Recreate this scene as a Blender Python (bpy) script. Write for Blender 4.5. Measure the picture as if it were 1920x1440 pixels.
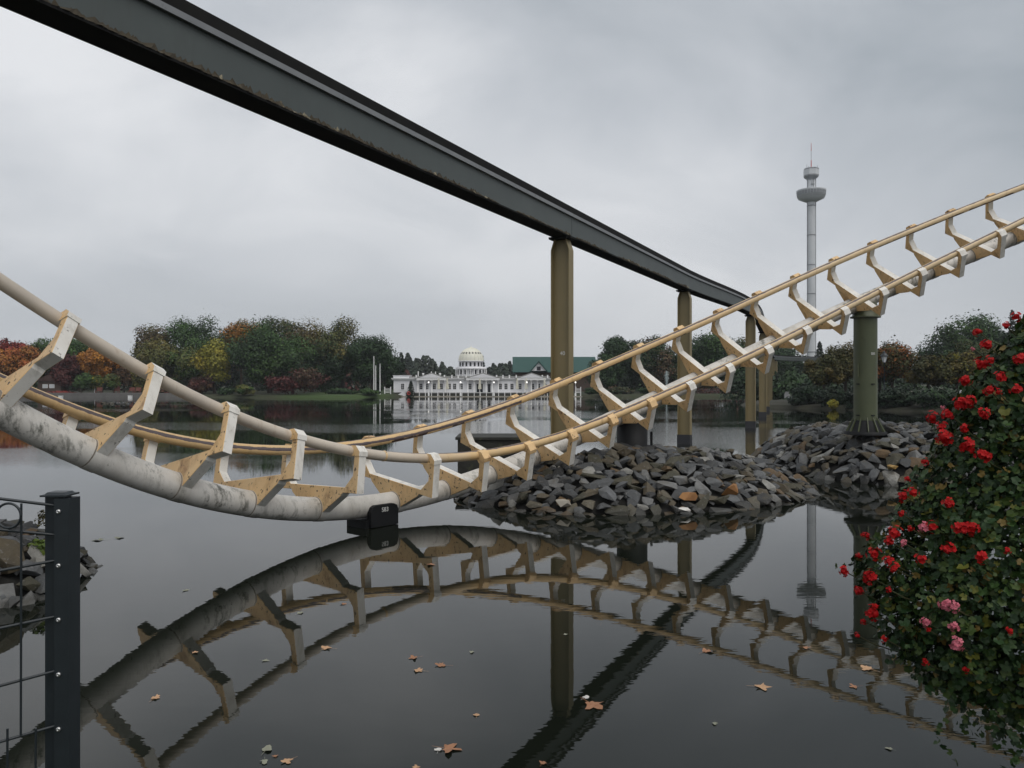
import bpy, bmesh, math, random
import numpy as np
from mathutils import Vector, Matrix, noise as mnoise

for o in list(bpy.data.objects):
    bpy.data.objects.remove(o)
sc = bpy.context.scene
COL = sc.collection
R = math.radians
random.seed(7)
RNG = np.random.default_rng(11)

# ------------------------------------------------------------------ camera, sky, sun, exposure
H = 2.4                                   # eye height above the lake surface
cd = bpy.data.cameras.new('camera')
cam = bpy.data.objects.new('camera', cd)
COL.objects.link(cam)
cam.location = (0, 0, H)
cam.rotation_euler = (R(90), 0, 0)
cd.sensor_width = 36
cd.lens = 27.75
cd.clip_start = .05
cd.clip_end = 6000
sc.camera = cam

SUN = Vector((.36, -.40, .84)).normalized()
wd = bpy.data.worlds.new('World')
sc.world = wd
wd.use_nodes = True
nt = wd.node_tree
nt.nodes.clear()
def WN(t, **k):
    n = nt.nodes.new(t)
    for a, v in k.items():
        setattr(n, a, v)
    return n
sky = WN('ShaderNodeTexSky', sky_type='NISHITA', sun_disc=False)
sky.sun_elevation = math.asin(SUN.z)
sky.sun_rotation = math.atan2(SUN.x, SUN.y)
sky.air_density = 1.0
sky.dust_density = 3.0
tc = WN('ShaderNodeTexCoord')
sep = WN('ShaderNodeSeparateXYZ')
nt.links.new(tc.outputs['Generated'], sep.inputs[0])
def WM(op, a, b=None, c=None):
    n = WN('ShaderNodeMath', operation=op)
    for i, v in enumerate((a, b, c)):
        if v is None:
            continue
        if isinstance(v, (int, float)):
            n.inputs[i].default_value = v
        else:
            nt.links.new(v, n.inputs[i])
    return n.outputs[0]
zc = WM('ADD', WM('ABSOLUTE', sep.outputs[2]), .30)     # cloud deck seen in perspective
cx = WM('DIVIDE', sep.outputs[0], zc)
cy = WM('DIVIDE', sep.outputs[1], zc)
comb = WN('ShaderNodeCombineXYZ')
nt.links.new(cx, comb.inputs[0]); nt.links.new(cy, comb.inputs[1])
def wnoise(scale, detail, rough, off, dist=0.0):
    mp = WN('ShaderNodeMapping')
    mp.inputs['Location'].default_value = off
    nt.links.new(comb.outputs[0], mp.inputs['Vector'])
    n = WN('ShaderNodeTexNoise')
    n.inputs['Scale'].default_value = scale
    n.inputs['Detail'].default_value = detail
    n.inputs['Roughness'].default_value = rough
    n.inputs['Distortion'].default_value = dist
    nt.links.new(mp.outputs[0], n.inputs['Vector'])
    return n.outputs['Fac']
big = wnoise(.55, 2.0, .5, (1.3, 9.1, 4.0))
mid = wnoise(1.5, 5.0, .55, (0.4, 5.2, 2.0), .6)
mixn = WM('ADD', WM('MULTIPLY', big, .70), WM('MULTIPLY', mid, .30))
ramp = WN('ShaderNodeValToRGB')
e = ramp.color_ramp.elements
e[0].position = .38; e[0].color = (.37, .41, .45, 1)
e[1].position = .62; e[1].color = (.82, .835, .86, 1)
m_ = ramp.color_ramp.elements.new(.50); m_.color = (.555, .585, .625, 1)
nt.links.new(mixn, ramp.inputs['Fac'])
# the cloud veil is a little brighter and more even near the horizon, where one looks through more of it
hz = WN('ShaderNodeMapRange')
nt.links.new(WM('ABSOLUTE', sep.outputs[2]), hz.inputs[0])
hz.inputs[1].default_value = .0; hz.inputs[2].default_value = .30
hz.inputs[3].default_value = .80; hz.inputs[4].default_value = 0.0
mixh = WN('ShaderNodeMixRGB')
nt.links.new(hz.outputs[0], mixh.inputs[0])
nt.links.new(ramp.outputs[0], mixh.inputs[1])
mixh.inputs[2].default_value = (.61, .63, .66, 1)
skym = WN('ShaderNodeMixRGB', blend_type='MULTIPLY')
skym.inputs[0].default_value = 1
nt.links.new(sky.outputs[0], skym.inputs[1])
skym.inputs[2].default_value = (.10, .10, .10, 1)
veil = WN('ShaderNodeMixRGB')
veil.inputs[0].default_value = .95
nt.links.new(skym.outputs[0], veil.inputs[1])
nt.links.new(mixh.outputs[0], veil.inputs[2])
bg = WN('ShaderNodeBackground')
bg.inputs['Strength'].default_value = 1.0
nt.links.new(veil.outputs[0], bg.inputs['Color'])
out = WN('ShaderNodeOutputWorld')
nt.links.new(bg.outputs[0], out.inputs['Surface'])

sl = bpy.data.lights.new('sun', 'SUN')
sl.energy = 1.35
sl.angle = R(50)
sl.color = (1, .95, .88)
so = bpy.data.objects.new('sun', sl)
COL.objects.link(so)
so.rotation_euler = (-SUN).to_track_quat('-Z', 'Y').to_euler()
so.location = (10, -10, 30)
vs = sc.view_settings
vs.view_transform = 'Standard'
vs.look = 'None'
vs.exposure = 0.0
vs.gamma = 1.0
vs.use_curve_mapping = False
sc.cycles.use_denoising = True
sc.cycles.max_bounces = 7
sc.cycles.diffuse_bounces = 2
sc.cycles.glossy_bounces = 4
sc.cycles.transmission_bounces = 3
sc.cycles.volume_bounces = 0
sc.cycles.volume_max_steps = 32
sc.cycles.caustics_reflective = False
sc.cycles.caustics_refractive = False

# ------------------------------------------------------------------ helpers
def at(px, y, Y):
    """point of the place seen at pixel (px, y) of the 1920x1440 photograph, Y metres out"""
    return Vector(((px - 960) / 1480 * Y, Y, H - (y - 720) / 1480 * Y))

def onwater(px, y):
    Y = H * 1480 / (y - 720)
    return Vector(((px - 960) / 1480 * Y, Y, 0))

def tag(o, label=None, cat=None, group=None, kind=None):
    if label: o['label'] = label
    if cat: o['category'] = cat
    if group: o['group'] = group
    if kind: o['kind'] = kind
    elif cat: o['kind'] = 'thing'
    return o

def empty(name, loc, label=None, cat=None, group=None, rz=0):
    o = bpy.data.objects.new(name, None)
    COL.objects.link(o)
    o.location = loc
    o.rotation_euler = (0, 0, rz)
    o.empty_display_size = .2
    tag(o, label, cat, group)
    return o

def link(name, me, parent=None):
    o = bpy.data.objects.new(name, me)
    COL.objects.link(o)
    if parent:
        o.parent = parent
    return o

class MB:
    def __init__(self):
        self.v, self.f, self.mi, self.sm = [], [], [], []
    def add(self, verts, faces, mi=0, smooth=False):
        b = len(self.v)
        self.v += [tuple(p) for p in verts]
        for f in faces:
            self.f.append(tuple(i + b for i in f)); self.mi.append(mi); self.sm.append(smooth)
    def box(self, c, s, rz=0, mi=0, top=1.0):
        hx, hy, hz = s[0] / 2, s[1] / 2, s[2] / 2
        vs_ = []
        for z in (-hz, hz):
            k = top if z > 0 else 1
            for x, y in ((-hx, -hy), (hx, -hy), (hx, hy), (-hx, hy)):
                x, y = x * k, y * k
                vs_.append((c[0] + x * math.cos(rz) - y * math.sin(rz), c[1] + x * math.sin(rz) + y * math.cos(rz), c[2] + z))
        self.add(vs_, [(3, 2, 1, 0), (4, 5, 6, 7), (0, 1, 5, 4), (1, 2, 6, 5), (2, 3, 7, 6), (3, 0, 4, 7)], mi)
    def bx(self, x0, x1, y0, y1, z0, z1, mi=0):
        self.box(((x0 + x1) / 2, (y0 + y1) / 2, (z0 + z1) / 2), (x1 - x0, y1 - y0, z1 - z0), 0, mi)
    def tube(self, pts, rad, seg=10, mi=0, smooth=True, caps=True):
        pts = [Vector(p) for p in pts]
        if not isinstance(rad, (list, tuple)):
            rad = [rad] * len(pts)
        up = None
        rings = []
        for i, p in enumerate(pts):
            t = (pts[min(i + 1, len(pts) - 1)] - pts[max(i - 1, 0)]).normalized()
            if up is None:
                up = Vector((0, 0, 1)) if abs(t.z) < .9 else Vector((0, 1, 0))
            n = t.cross(up).normalized()
            up = n.cross(t).normalized()
            rings.append([p + rad[i] * (math.cos(a) * n + math.sin(a) * up) for a in (2 * math.pi * k / seg for k in range(seg))])
        vv = [q for r in rings for q in r]
        ff = []
        for i in range(len(pts) - 1):
            for k in range(seg):
                a, b_ = i * seg + k, i * seg + (k + 1) % seg
                ff.append((a, b_, b_ + seg, a + seg))
        self.add(vv, ff, mi, smooth)
        if caps:
            n_ = len(pts)
            self.add(rings[0], [tuple(range(seg - 1, -1, -1))][::-1], mi)
            self.add(rings[-1], [tuple(range(seg))], mi)
    def lathe(self, prof, c=(0, 0, 0), seg=24, mi=0, smooth=True, a0=0.0):
        n = len(prof)
        vv = []
        for k in range(seg):
            a = a0 + 2 * math.pi * k / seg
            for r, z in prof:
                vv.append((c[0] + r * math.cos(a), c[1] + r * math.sin(a), c[2] + z))
        ff = []
        for k in range(seg):
            k2 = (k + 1) % seg
            for i in range(n - 1):
                ff.append((k * n + i, k2 * n + i, k2 * n + i + 1, k * n + i + 1))
        self.add(vv, ff, mi, smooth)
        for i, rev in ((0, True), (n - 1, False)):
            if prof[i][0] > 1e-5:
                loop = [vv[k * n + i] for k in range(seg)]
                self.add(loop[::-1] if rev else loop, [tuple(range(seg))], mi)
    def prism(self, prof, o, ax, ay, az, w, mi_face=0, mi_side=0):
        """profile (p, q) in the plane of axes ax, ay, extruded w along az, centred on o"""
        o, ax, ay, az = Vector(o), Vector(ax), Vector(ay), Vector(az)
        n = len(prof)
        A = [o + ax * p + ay * q - az * (w / 2) for p, q in prof]
        B = [o + ax * p + ay * q + az * (w / 2) for p, q in prof]
        b = len(self.v)
        self.add(A + B, [tuple(range(n))[::-1], tuple(range(n, 2 * n))], mi_face)
        for i in range(n):
            j = (i + 1) % n
            self.f.append((b + i, b + j, b + n + j, b + n + i)); self.mi.append(mi_side); self.sm.append(False)
    def mesh(self, name, mats):
        me = bpy.data.meshes.new(name)
        me.from_pydata(self.v, [], self.f)
        for m in (mats if isinstance(mats, (list, tuple)) else [mats]):
            me.materials.append(m)
        me.polygons.foreach_set('material_index', self.mi)
        me.polygons.foreach_set('use_smooth', self.sm)
        bm = bmesh.new(); bm.from_mesh(me)
        bmesh.ops.recalc_face_normals(bm, faces=bm.faces)
        bm.to_mesh(me); bm.free()
        me.update()
        return me
    def build(self, name, mats, parent=None):
        return link(name, self.mesh(name, mats), parent)

def copy_tree(o, parent=None):
    c = o.copy()
    COL.objects.link(c)
    c.parent = parent
    for ch in list(o.children):
        copy_tree(ch, c)
    return c

def text_mesh(txt, size, mat, thick=.004):
    cu = bpy.data.curves.new('lettering', 'FONT')
    cu.body = txt
    cu.size = size
    cu.extrude = thick / 2
    cu.align_x = 'CENTER'
    cu.align_y = 'CENTER'
    to = bpy.data.objects.new('lettering', cu)
    COL.objects.link(to)
    bpy.context.view_layer.update()
    me = bpy.data.meshes.new_from_object(to.evaluated_get(bpy.context.evaluated_depsgraph_get()))
    me.name = 'lettering'
    bpy.data.objects.remove(to)
    me.materials.clear(); me.materials.append(mat)
    return me

# ------------------------------------------------------------------ materials
def newmat(name):
    m = bpy.data.materials.new(name)
    m.use_nodes = True
    t = m.node_tree
    b = t.nodes['Principled BSDF']
    return m, t, b

class NT:
    def __init__(s, t): s.t = t
    def n(s, ty, **k):
        x = s.t.nodes.new(ty)
        for a, v in k.items(): setattr(x, a, v)
        return x
    def l(s, a, b): s.t.links.new(a, b)
    def math(s, op, a, b=None, clamp=False):
        x = s.n('ShaderNodeMath', operation=op, use_clamp=clamp)
        for i, v in enumerate((a, b)):
            if v is None: continue
            if isinstance(v, (int, float)): x.inputs[i].default_value = v
            else: s.l(v, x.inputs[i])
        return x.outputs[0]
    def pos(s): return s.n('ShaderNodeNewGeometry').outputs['Position']
    def noise(s, vec, scale, detail=4, rough=.55, stretch=None, off=None, dist=0):
        if stretch or off:
            mp = s.n('ShaderNodeMapping')
            if stretch: mp.inputs['Scale'].default_value = stretch
            if off: mp.inputs['Location'].default_value = off
            s.l(vec, mp.inputs['Vector']); vec = mp.outputs[0]
        x = s.n('ShaderNodeTexNoise')
        x.inputs['Scale'].default_value = scale
        x.inputs['Detail'].default_value = detail
        x.inputs['Roughness'].default_value = rough
        x.inputs['Distortion'].default_value = dist
        s.l(vec, x.inputs['Vector'])
        return x.outputs['Fac']
    def rng(s, v, a, b, c=0., d=1.):
        x = s.n('ShaderNodeMapRange')
        s.l(v, x.inputs[0])
        for i, q in zip((1, 2, 3, 4), (a, b, c, d)): x.inputs[i].default_value = q
        return x.outputs[0]
    def mix(s, fac, c1, c2, blend='MIX'):
        x = s.n('ShaderNodeMixRGB', blend_type=blend)
        for i, v in enumerate((fac, c1, c2)):
            if isinstance(v, (int, float)): x.inputs[i].default_value = v
            elif isinstance(v, tuple): x.inputs[i].default_value = v if len(v) == 4 else (*v, 1)
            else: s.l(v, x.inputs[i])
        return x.outputs[0]
    def bump(s, h, strength, dist, b):
        x = s.n('ShaderNodeBump')
        x.inputs['Strength'].default_value = strength
        x.inputs['Distance'].default_value = dist
        s.l(h, x.inputs['Height'])
        s.l(x.outputs[0], b.inputs['Normal'])

def MAT(name, c1, c2=None, scale=3, rough=.6, spots=(), bump=None, metal=0, stretch=None, spec=.5):
    """spots: tuples (colour, scale, lo, hi, amount, stretch)"""
    m, t, b = newmat(name)
    N = NT(t)
    b.inputs['Roughness'].default_value = rough
    b.inputs['Metallic'].default_value = metal
    b.inputs['Specular IOR Level'].default_value = spec
    p = N.pos()
    col = (*c1, 1)
    if c2:
        f = N.rng(N.noise(p, scale, 5, .6, stretch), .3, .7)
        col = N.mix(f, c1, c2)
    for i, (sc_, ss, lo, hi, amt, st) in enumerate(spots):
        f = N.rng(N.noise(p, ss, 6, .65, st, (i * 7.3 + 1, i * 3.1, i * 1.7)), lo, hi, 0, amt)
        col = N.mix(f, col, sc_)
    if isinstance(col, tuple): b.inputs['Base Color'].default_value = col
    else: N.l(col, b.inputs['Base Color'])
    if bump:
        N.bump(N.noise(p, bump[0], 5, .6), bump[1], bump[2], b)
    return m

white_paint = MAT('white_paint', (.82, .80, .75), (.73, .70, .64), 4, .45, [((.40, .37, .31), 7, .50, .72, .6, (1, 1, .35)), ((.10, .085, .07), 22, .63, .68, .8, None)])
cream_paint = MAT('cream_paint', (.78, .51, .235), (.72, .52, .29), 2.2, .5, [((.42, .25, .11), 5, .50, .72, .6, (1, 1, .4)), ((.24, .12, .05), 2.6, .56, .68, .75, (1, 1, .6)), ((.024, .014, .011), 15, .60, .63, .95, None)])
pipe_white, pt_, pb_ = newmat('pipe_white')
N = NT(pt_); p = N.pos()
col = N.mix(N.rng(N.noise(p, 1.6, 5, .6), .3, .7), (.70, .675, .63), (.58, .56, .52))
col = N.mix(N.rng(N.noise(p, 3.0, 5, .6, (1, 1, .4)), .46, .72, 0, .5), col, (.34, .31, .26))
zone = N.rng(N.noise(p, .75, 2, .5, None, (2.4, .6, 1.9)), .44, .60)
mould = N.math('MULTIPLY', N.rng(N.noise(p, 5.5, 7, .72, (1.3, 1.3, .45)), .50, .62), zone)
col = N.mix(N.math('MULTIPLY', mould, .85), col, (.055, .058, .042))
col = N.mix(N.rng(N.noise(p, 14, 6, .7, (1.4, 1.4, .25)), .64, .72, 0, .7), col, (.09, .08, .06))
col = N.mix(N.rng(N.noise(p, 30, 4, .6), .685, .70, 0, .85), col, (.03, .025, .02))
N.l(col, pb_.inputs['Base Color']); pb_.inputs['Roughness'].default_value = .5
N.bump(N.noise(p, 40, 5, .6), .12, .004, pb_)
green_steel = MAT('green_steel', (.086, .100, .050), (.070, .084, .044), 2.5, .5, [((.035, .04, .02), 5, .60, .75, .5, (1, 1, .3))], bump=(30, .1, .004))
dark_steel = MAT('dark_steel', (.012, .0125, .014), (.008, .009, .010), 6, .6, [((.03, .033, .025), 8, .62, .75, .5, None)], spec=.25)
girder_side = MAT('girder_side', (.070, .084, .080), (.055, .067, .065), 1.2, .5, [((.055, .062, .058), 3.5, .55, .75, .7, (1, 1, .2)), ((.20, .18, .13), 9, .72, .76, .6, None)], bump=(14, .12, .006))
girder_lip = MAT('girder_lip', (.22, .23, .24), (.17, .18, .19), 2, .5, [((.08, .08, .08), 6, .6, .75, .7, None)])
girder_dark = MAT('girder_dark', (.010, .010, .011), (.016, .016, .015), 2, .85, spec=.15)
pillar_paint = MAT('pillar_paint', (.235, .185, .090), (.205, .165, .080), 1.2, .5, [((.10, .085, .05), 3, .58, .8, .5, (1, 1, .15))], bump=(18, .08, .004))
band_paint = MAT('band_paint', (.022, .023, .028), (.03, .03, .034), 3, .6)
litter_mat = MAT('litter', (.028, .022, .013), (.055, .044, .026), 9, .9, [((.26, .23, .16), 3, .58, .64, .8, None), ((.25, .05, .04), 3, .70, .72, .9, None)])
lettering_white = MAT('lettering_white', (.72, .72, .70), rough=.5)
fence_paint = MAT('fence_paint', (.017, .023, .028), (.013, .018, .022), 20, .42)
screw_metal = MAT('screw_metal', (.62, .62, .62), rough=.3, metal=.9)
concrete_dark = MAT('concrete_dark', (.040, .040, .034), (.022, .022, .018), 4, .85, [((.09, .10, .05), 5, .55, .72, .7, None)], bump=(12, .4, .02))
plank_mat = MAT('plank', (.15, .14, .10), (.10, .095, .07), 6, .8)
facade = MAT('facade_white', (.80, .80, .82), (.74, .74, .76), .8, .6, [((.5, .49, .46), 1.2, .58, .8, .4, (1, 1, .3))])
facade_trim = MAT('facade_trim', (.82, .82, .82), (.76, .76, .75), 2, .6)
lead_roof = MAT('roof_grey', (.36, .36, .35), (.25, .25, .24), 1.2, .75)
dome_paint = MAT('dome_paint', (.80, .79, .70), (.74, .73, .62), 1.5, .55, [((.5, .48, .36), 2.5, .58, .75, .5, (1, 1, .3))])
window_dark = MAT('window_glass', (.012, .013, .018), rough=.12)
green_roof = MAT('green_roof', (.020, .075, .062), (.014, .060, .050), 1.2, .55, stretch=(4, 1, .3))
brick_brown = MAT('brick_brown', (.10, .065, .05), (.07, .05, .04), 2, .8)
tower_white = MAT('tower_white', (.60, .62, .64), (.52, .54, .56), .4, .5, [((.30, .31, .32), .5, .55, .8, .5, (1, 1, .12))])
tower_grey = MAT('tower_grey', (.27, .285, .30), (.20, .21, .225), 1, .5)
red_paint = MAT('red_paint', (.48, .06, .05), rough=.5)
canvas_mat = MAT('canvas', (.74, .72, .62), (.66, .64, .54), 3, .8)
bark = MAT('bark', (.060, .045, .034), (.035, .028, .022), 6, .9, bump=(12, .5, .03))
lounger_wood = MAT('lounger_wood', (.22, .075, .06), (.17, .06, .05), 4, .7)
stone_pale = MAT('stone_pale', (.40, .37, .31), (.28, .26, .22), 2, .8)
yellow_plastic = MAT('yellow_plastic', (.62, .58, .10), (.55, .50, .09), 2, .45)
lamp_glass = MAT('lamp_glass', (.62, .64, .66), rough=.2)
glow_mat, gt, gb = newmat('lamp_glow')
gb.inputs['Base Color'].default_value = (.9, .9, .88, 1)
gb.inputs['Emission Color'].default_value = (1, .97, .9, 1)
gb.inputs['Emission Strength'].default_value = 1.3

def rail_material(name, grey_left):
    m, t, b = newmat(name)
    N = NT(t)
    p = N.pos()
    uv = N.n('ShaderNodeUVMap').outputs[0]
    sp = N.n('ShaderNodeSeparateXYZ'); N.l(uv, sp.inputs[0])
    u, v = sp.outputs[0], sp.outputs[1]
    tan = N.mix(N.rng(N.noise(p, 3, 5, .6), .3, .7), (.70, .47, .215), (.64, .46, .25))
    pale = N.mix(N.rng(N.noise(p, 2.5, 5, .6), .3, .7), (.60, .53, .44), (.50, .44, .37))
    sx = N.n('ShaderNodeSeparateXYZ'); N.l(p, sx.inputs[0])
    w = N.math('ADD', sx.outputs[0], N.math('MULTIPLY', N.noise(p, .8, 3), 2.0))
    col = N.mix(N.rng(w, -.9, .4), pale, tan) if grey_left else tan
    col = N.mix(N.rng(w, 4.0, 9.0, 0, .55), col, (.66, .55, .37))
    col = N.mix(N.rng(N.noise(p, 7, 5, .65, (1, 1, .4)), .56, .78, 0, .55), col, (.28, .17, .08))
    wob = N.math('MULTIPLY', N.math('SUBTRACT', N.noise(p, 5, 6, .7), .5), .10)
    # bare steel where the wheels run: on the crown and on the inner flank of the tube
    d1 = N.math('ABSOLUTE', N.math('SUBTRACT', N.math('FRACT', N.math('ADD', v, .5)), .5))
    top = N.math('LESS_THAN', N.math('ADD', d1, wob), .045)
    d2 = N.math('ABSOLUTE', N.math('SUBTRACT', v, .225))
    gap = N.math('MULTIPLY', N.math('LESS_THAN', sx.outputs[0], .2), 1.0)
    inn = N.math('MULTIPLY', N.math('LESS_THAN', N.math('ADD', d2, wob), .052), gap)
    wear = N.math('MAXIMUM', top, inn)
    steel = N.mix(N.noise(p, 9, 3), (.085, .062, .066), (.13, .105, .105))
    col = N.mix(wear, col, steel)
    # ragged, broken dark brown strip low on the inner flank of the tube
    d3 = N.math('ABSOLUTE', N.math('SUBTRACT', v, .33))
    russet = N.math('MULTIPLY', N.math('LESS_THAN', N.math('ADD', d3, N.math('MULTIPLY', wob, 1.6)), .055), N.math('GREATER_THAN', N.noise(p, .9, 2, .5, None, (4, 2, 0)), .50))
    russet = N.math('MULTIPLY', russet, N.math('GREATER_THAN', sx.outputs[0], -2.2))
    col = N.mix(russet, col, (.055, .025, .016))
    N.l(col, b.inputs['Base Color'])
    b.inputs['Roughness'].default_value = .48
    N.bump(N.noise(p, 30, 4), .1, .004, b)
    return m
rail_near_mat = rail_material('rail_paint_weathered', True)
rail_far_mat = rail_material('rail_paint_cream', False)

def leaf_material(name, rough=.6, trans=0.0):
    m, t, b = newmat(name)
    N = NT(t)
    a = N.n('ShaderNodeVertexColor'); a.layer_name = 'col'
    N.l(a.outputs[0], b.inputs['Base Color'])
    b.inputs['Roughness'].default_value = rough
    b.inputs['Specular IOR Level'].default_value = .25
    return m
foliage = leaf_material('foliage')

def stone_material(name, ramp_cols, island=False):
    m, t, b = newmat(name)
    N = NT(t)
    if island: r = N.n('ShaderNodeNewGeometry').outputs['Random Per Island']
    else: r = N.n('ShaderNodeObjectInfo').outputs['Random']
    cr = N.n('ShaderNodeValToRGB'); cr.color_ramp.interpolation = 'CONSTANT'
    els = cr.color_ramp.elements
    n = len(ramp_cols)
    for i, (pos, c) in enumerate(ramp_cols):
        if i < 2:
            els[i].position = pos; els[i].color = (*c, 1)
        else:
            x = els.new(pos); x.color = (*c, 1)
    N.l(r, cr.inputs[0])
    p = N.pos()
    col = N.mix(N.rng(N.noise(p, 7, 6, .65), .32, .74, 0, .6), cr.outputs[0], (.034, .032, .027))
    col = N.mix(N.rng(N.noise(p, 22, 4, .6), .60, .72, 0, .45), col, (.30, .30, .29))
    col = N.mix(N.rng(N.noise(p, 2.6, 4, .6), .56, .72, 0, .6), col, (.085, .068, .035))
    # wet, algae stained band just above the waterline, ragged
    sz = N.n('ShaderNodeSeparateXYZ'); N.l(p, sz.inputs[0])
    wet = N.rng(N.math('ADD', sz.outputs[2], N.math('MULTIPLY', N.noise(p, 3, 4), .16)), .12, .22, 1, 0)
    col = N.mix(N.math('MULTIPLY', wet, .6), col, (.022, .021, .014))
    N.l(col, b.inputs['Base Color'])
    N.l(N.rng(wet, 0, 1, .66, .28), b.inputs['Roughness'])
    N.bump(N.noise(p, 11, 8, .72), .9, .035, b)
    return m
RAMP = [(0, (.052, .056, .060)), (.18, (.085, .090, .095)), (.34, (.028, .029, .030)), (.46, (.135, .142, .148)), (.57, (.092, .072, .042)), (.68, (.056, .052, .030)), (.77, (.19, .192, .19)), (.86, (.135, .082, .034)), (.91, (.12, .105, .072)), (.955, (.31, .305, .28))]
stone_mat = stone_material('slate_stone', RAMP)
stone_mat_i = stone_material('slate_stone_mass', RAMP, True)
stone_white = MAT('stone_white', (.72, .70, .66), (.6, .58, .54), 9, .6, bump=(16, .4, .01))
stone_orange = MAT('stone_orange', (.30, .145, .045), (.22, .10, .035), 6, .7, bump=(16, .4, .01))
stone_amber = MAT('stone_amber', (.42, .27, .09), (.34, .21, .07), 6, .7, bump=(16, .4, .01))
mound_mat = MAT('mound_earth', (.016, .015, .013), (.010, .010, .009), 3, .95)

# ------------------------------------------------------------------ water and ground
wm, wt, wb = newmat('lake_water')
N = NT(wt)
p = N.pos()
wb.inputs['Base Color'].default_value = (.008, .010, .007, 1)
wb.inputs['Roughness'].default_value = .012
wb.inputs['IOR'].default_value = 1.333
w1 = N.noise(p, 1.0, 3, .55, (2.2, 5.5, 1))
w2 = N.noise(p, 1.0, 2, .5, (7, 16, 1), (3, 1, 0))
patch = N.rng(N.noise(p, 1.0, 3, .5, (.035, .075, 1), (5.3, 2.2, 0)), .47, .60)
sx = N.n('ShaderNodeSeparateXYZ'); N.l(p, sx.inputs[0])
far = N.math('MULTIPLY', N.rng(sx.outputs[1], 17, 30), N.rng(sx.outputs[1], 55, 120, 1, .30))
ruf = N.math('MULTIPLY', patch, far)
hgt = N.math('ADD', N.math('MULTIPLY', w1, .0006), N.math('MULTIPLY', N.math('MULTIPLY', w2, ruf), .0050))
bp = N.n('ShaderNodeBump')
bp.inputs['Strength'].default_value = 1.0
bp.inputs['Distance'].default_value = 1.0
N.l(hgt, bp.inputs['Height'])
N.l(bp.outputs[0], wb.inputs['Normal'])
mb = MB()
mb.add([(-740, 2.9, 0), (740, 2.9, 0), (740, 700, 0), (-740, 700, 0)], [(0, 1, 2, 3)])
tag(mb.build('water', wm), 'calm dark lake water mirroring the track and the sky', kind='structure')

gm, gt_, gb_ = newmat('ground_cover')
N = NT(gt_); p = N.pos()
sx = N.n('ShaderNodeSeparateXYZ'); N.l(p, sx.inputs[0])
col = N.mix(N.rng(N.noise(p, .35, 4), .35, .65), (.026, .038, .012), (.036, .034, .018))
col = N.mix(N.rng(N.noise(p, 3, 4), .45, .7, 0, .6), col, (.024, .034, .010))
lawn = N.math('MULTIPLY', N.rng(sx.outputs[0], -42, -37), N.rng(sx.outputs[0], -24, -22, 1, 0))
col = N.mix(N.math('MULTIPLY', lawn, .8), col, (.040, .075, .016))
N.l(col, gb_.inputs['Base Color']); gb_.inputs['Roughness'].default_value = .95
shoreX = [-700, -200, -95, -60, -50, -42, -30, -26, -18, 14, 20, 35, 52, 90, 250, 700]
shoreY = [110, 128, 143, 143.3, 138.6, 136.6, 137.4, 142, 151, 151, 143, 143, 146, 150, 150, 140]
def shore(x):
    return float(np.interp(x, shoreX, shoreY))
rows = [(-6, -1.2), (-2, -.45), (0, 0.02), (.7, .28), (2, .50), (6, .62), (15, .7), (40, .9), (100, 2.0), (260, 4), (700, 8)]
xs = sorted(set(list(np.linspace(-700, 700, 71)) + list(np.linspace(-110, 110, 89)) ))
vv, ff = [], []
near = [(-120, .8), (3.0, .8), (3.02, -1.6), (60, -1.6)]
nr = len(near) + len(rows)
for x in xs:
    for y, z in near: vv.append((x, y, z))
    wob = 1.2 * mnoise.noise(Vector((x * .15, 0, 3)))
    for dy, z in rows:
        vv.append((x, shore(x) + wob + dy, z + (.1 * mnoise.noise(Vector((x * .2, dy, 0))) if z > .2 else 0)))
for i in range(len(xs) - 1):
    for j in range(nr - 1):
        ff.append((i * nr + j, (i + 1) * nr + j, (i + 1) * nr + j + 1, i * nr + j + 1))
mb = MB(); mb.add(vv, ff, 0, False)
tag(mb.build('ground', gm), 'grassy lake bank and ground around the water', kind='structure')

# low island on the right with trees on it
isl = [(24.5, 83), (26.5, 78.5), (29, 76), (33, 70), (38, 66.5), (46, 64), (58, 63), (80, 66), (110, 80), (100, 105), (60, 110), (35, 100), (26, 90)]
def inflate(poly, k):
    c = Vector((sum(q[0] for q in poly) / len(poly), sum(q[1] for q in poly) / len(poly)))
    o_ = []
    n = len(poly)
    for i in range(n):
        a, b_, d = Vector(poly[i - 1]), Vector(poly[i]), Vector(poly[(i + 1) % n])
        nn = ((b_ - a).normalized() + (d - b_).normalized())
        nn = Vector((nn.y, -nn.x)).normalized()
        o_.append(Vector(b_) + nn * k)
    return o_
def resample(poly, n):
    P = [Vector(q) for q in poly]; P.append(P[0])
    L = [0]
    for a, b_ in zip(P, P[1:]): L.append(L[-1] + (b_ - a).length)
    res = []
    for k in range(n):
        s = L[-1] * k / n
        i = max(j for j in range(len(L)) if L[j] <= s + 1e-9)
        i = min(i, len(P) - 2)
        res.append(P[i].lerp(P[i + 1], (s - L[i]) / max(1e-9, L[i + 1] - L[i])))
    return res
ip = resample(isl, 60)
mb = MB()
vv = []
for k, z in ((1.2, -.6), (0, .02), (-.5, .30), (-2.0, .55), (-6, .65)):
    for q in inflate([tuple(a) for a in ip], k):
        j = .25 * mnoise.noise(Vector((q.x * .6, q.y * .6, z)))
        vv.append((q.x + j, q.y + j, z + (.06 * j if z > .1 else 0)))
ff = [(r * 60 + k, r * 60 + (k + 1) % 60, (r + 1) * 60 + (k + 1) % 60, (r + 1) * 60 + k) for r in range(4) for k in range(60)]
ff.append(tuple(range(240, 300)))
mb.add(vv, ff)
bank_mat = MAT('island_bank', (.040, .036, .026), (.024, .028, .014), .8, .95)
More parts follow.
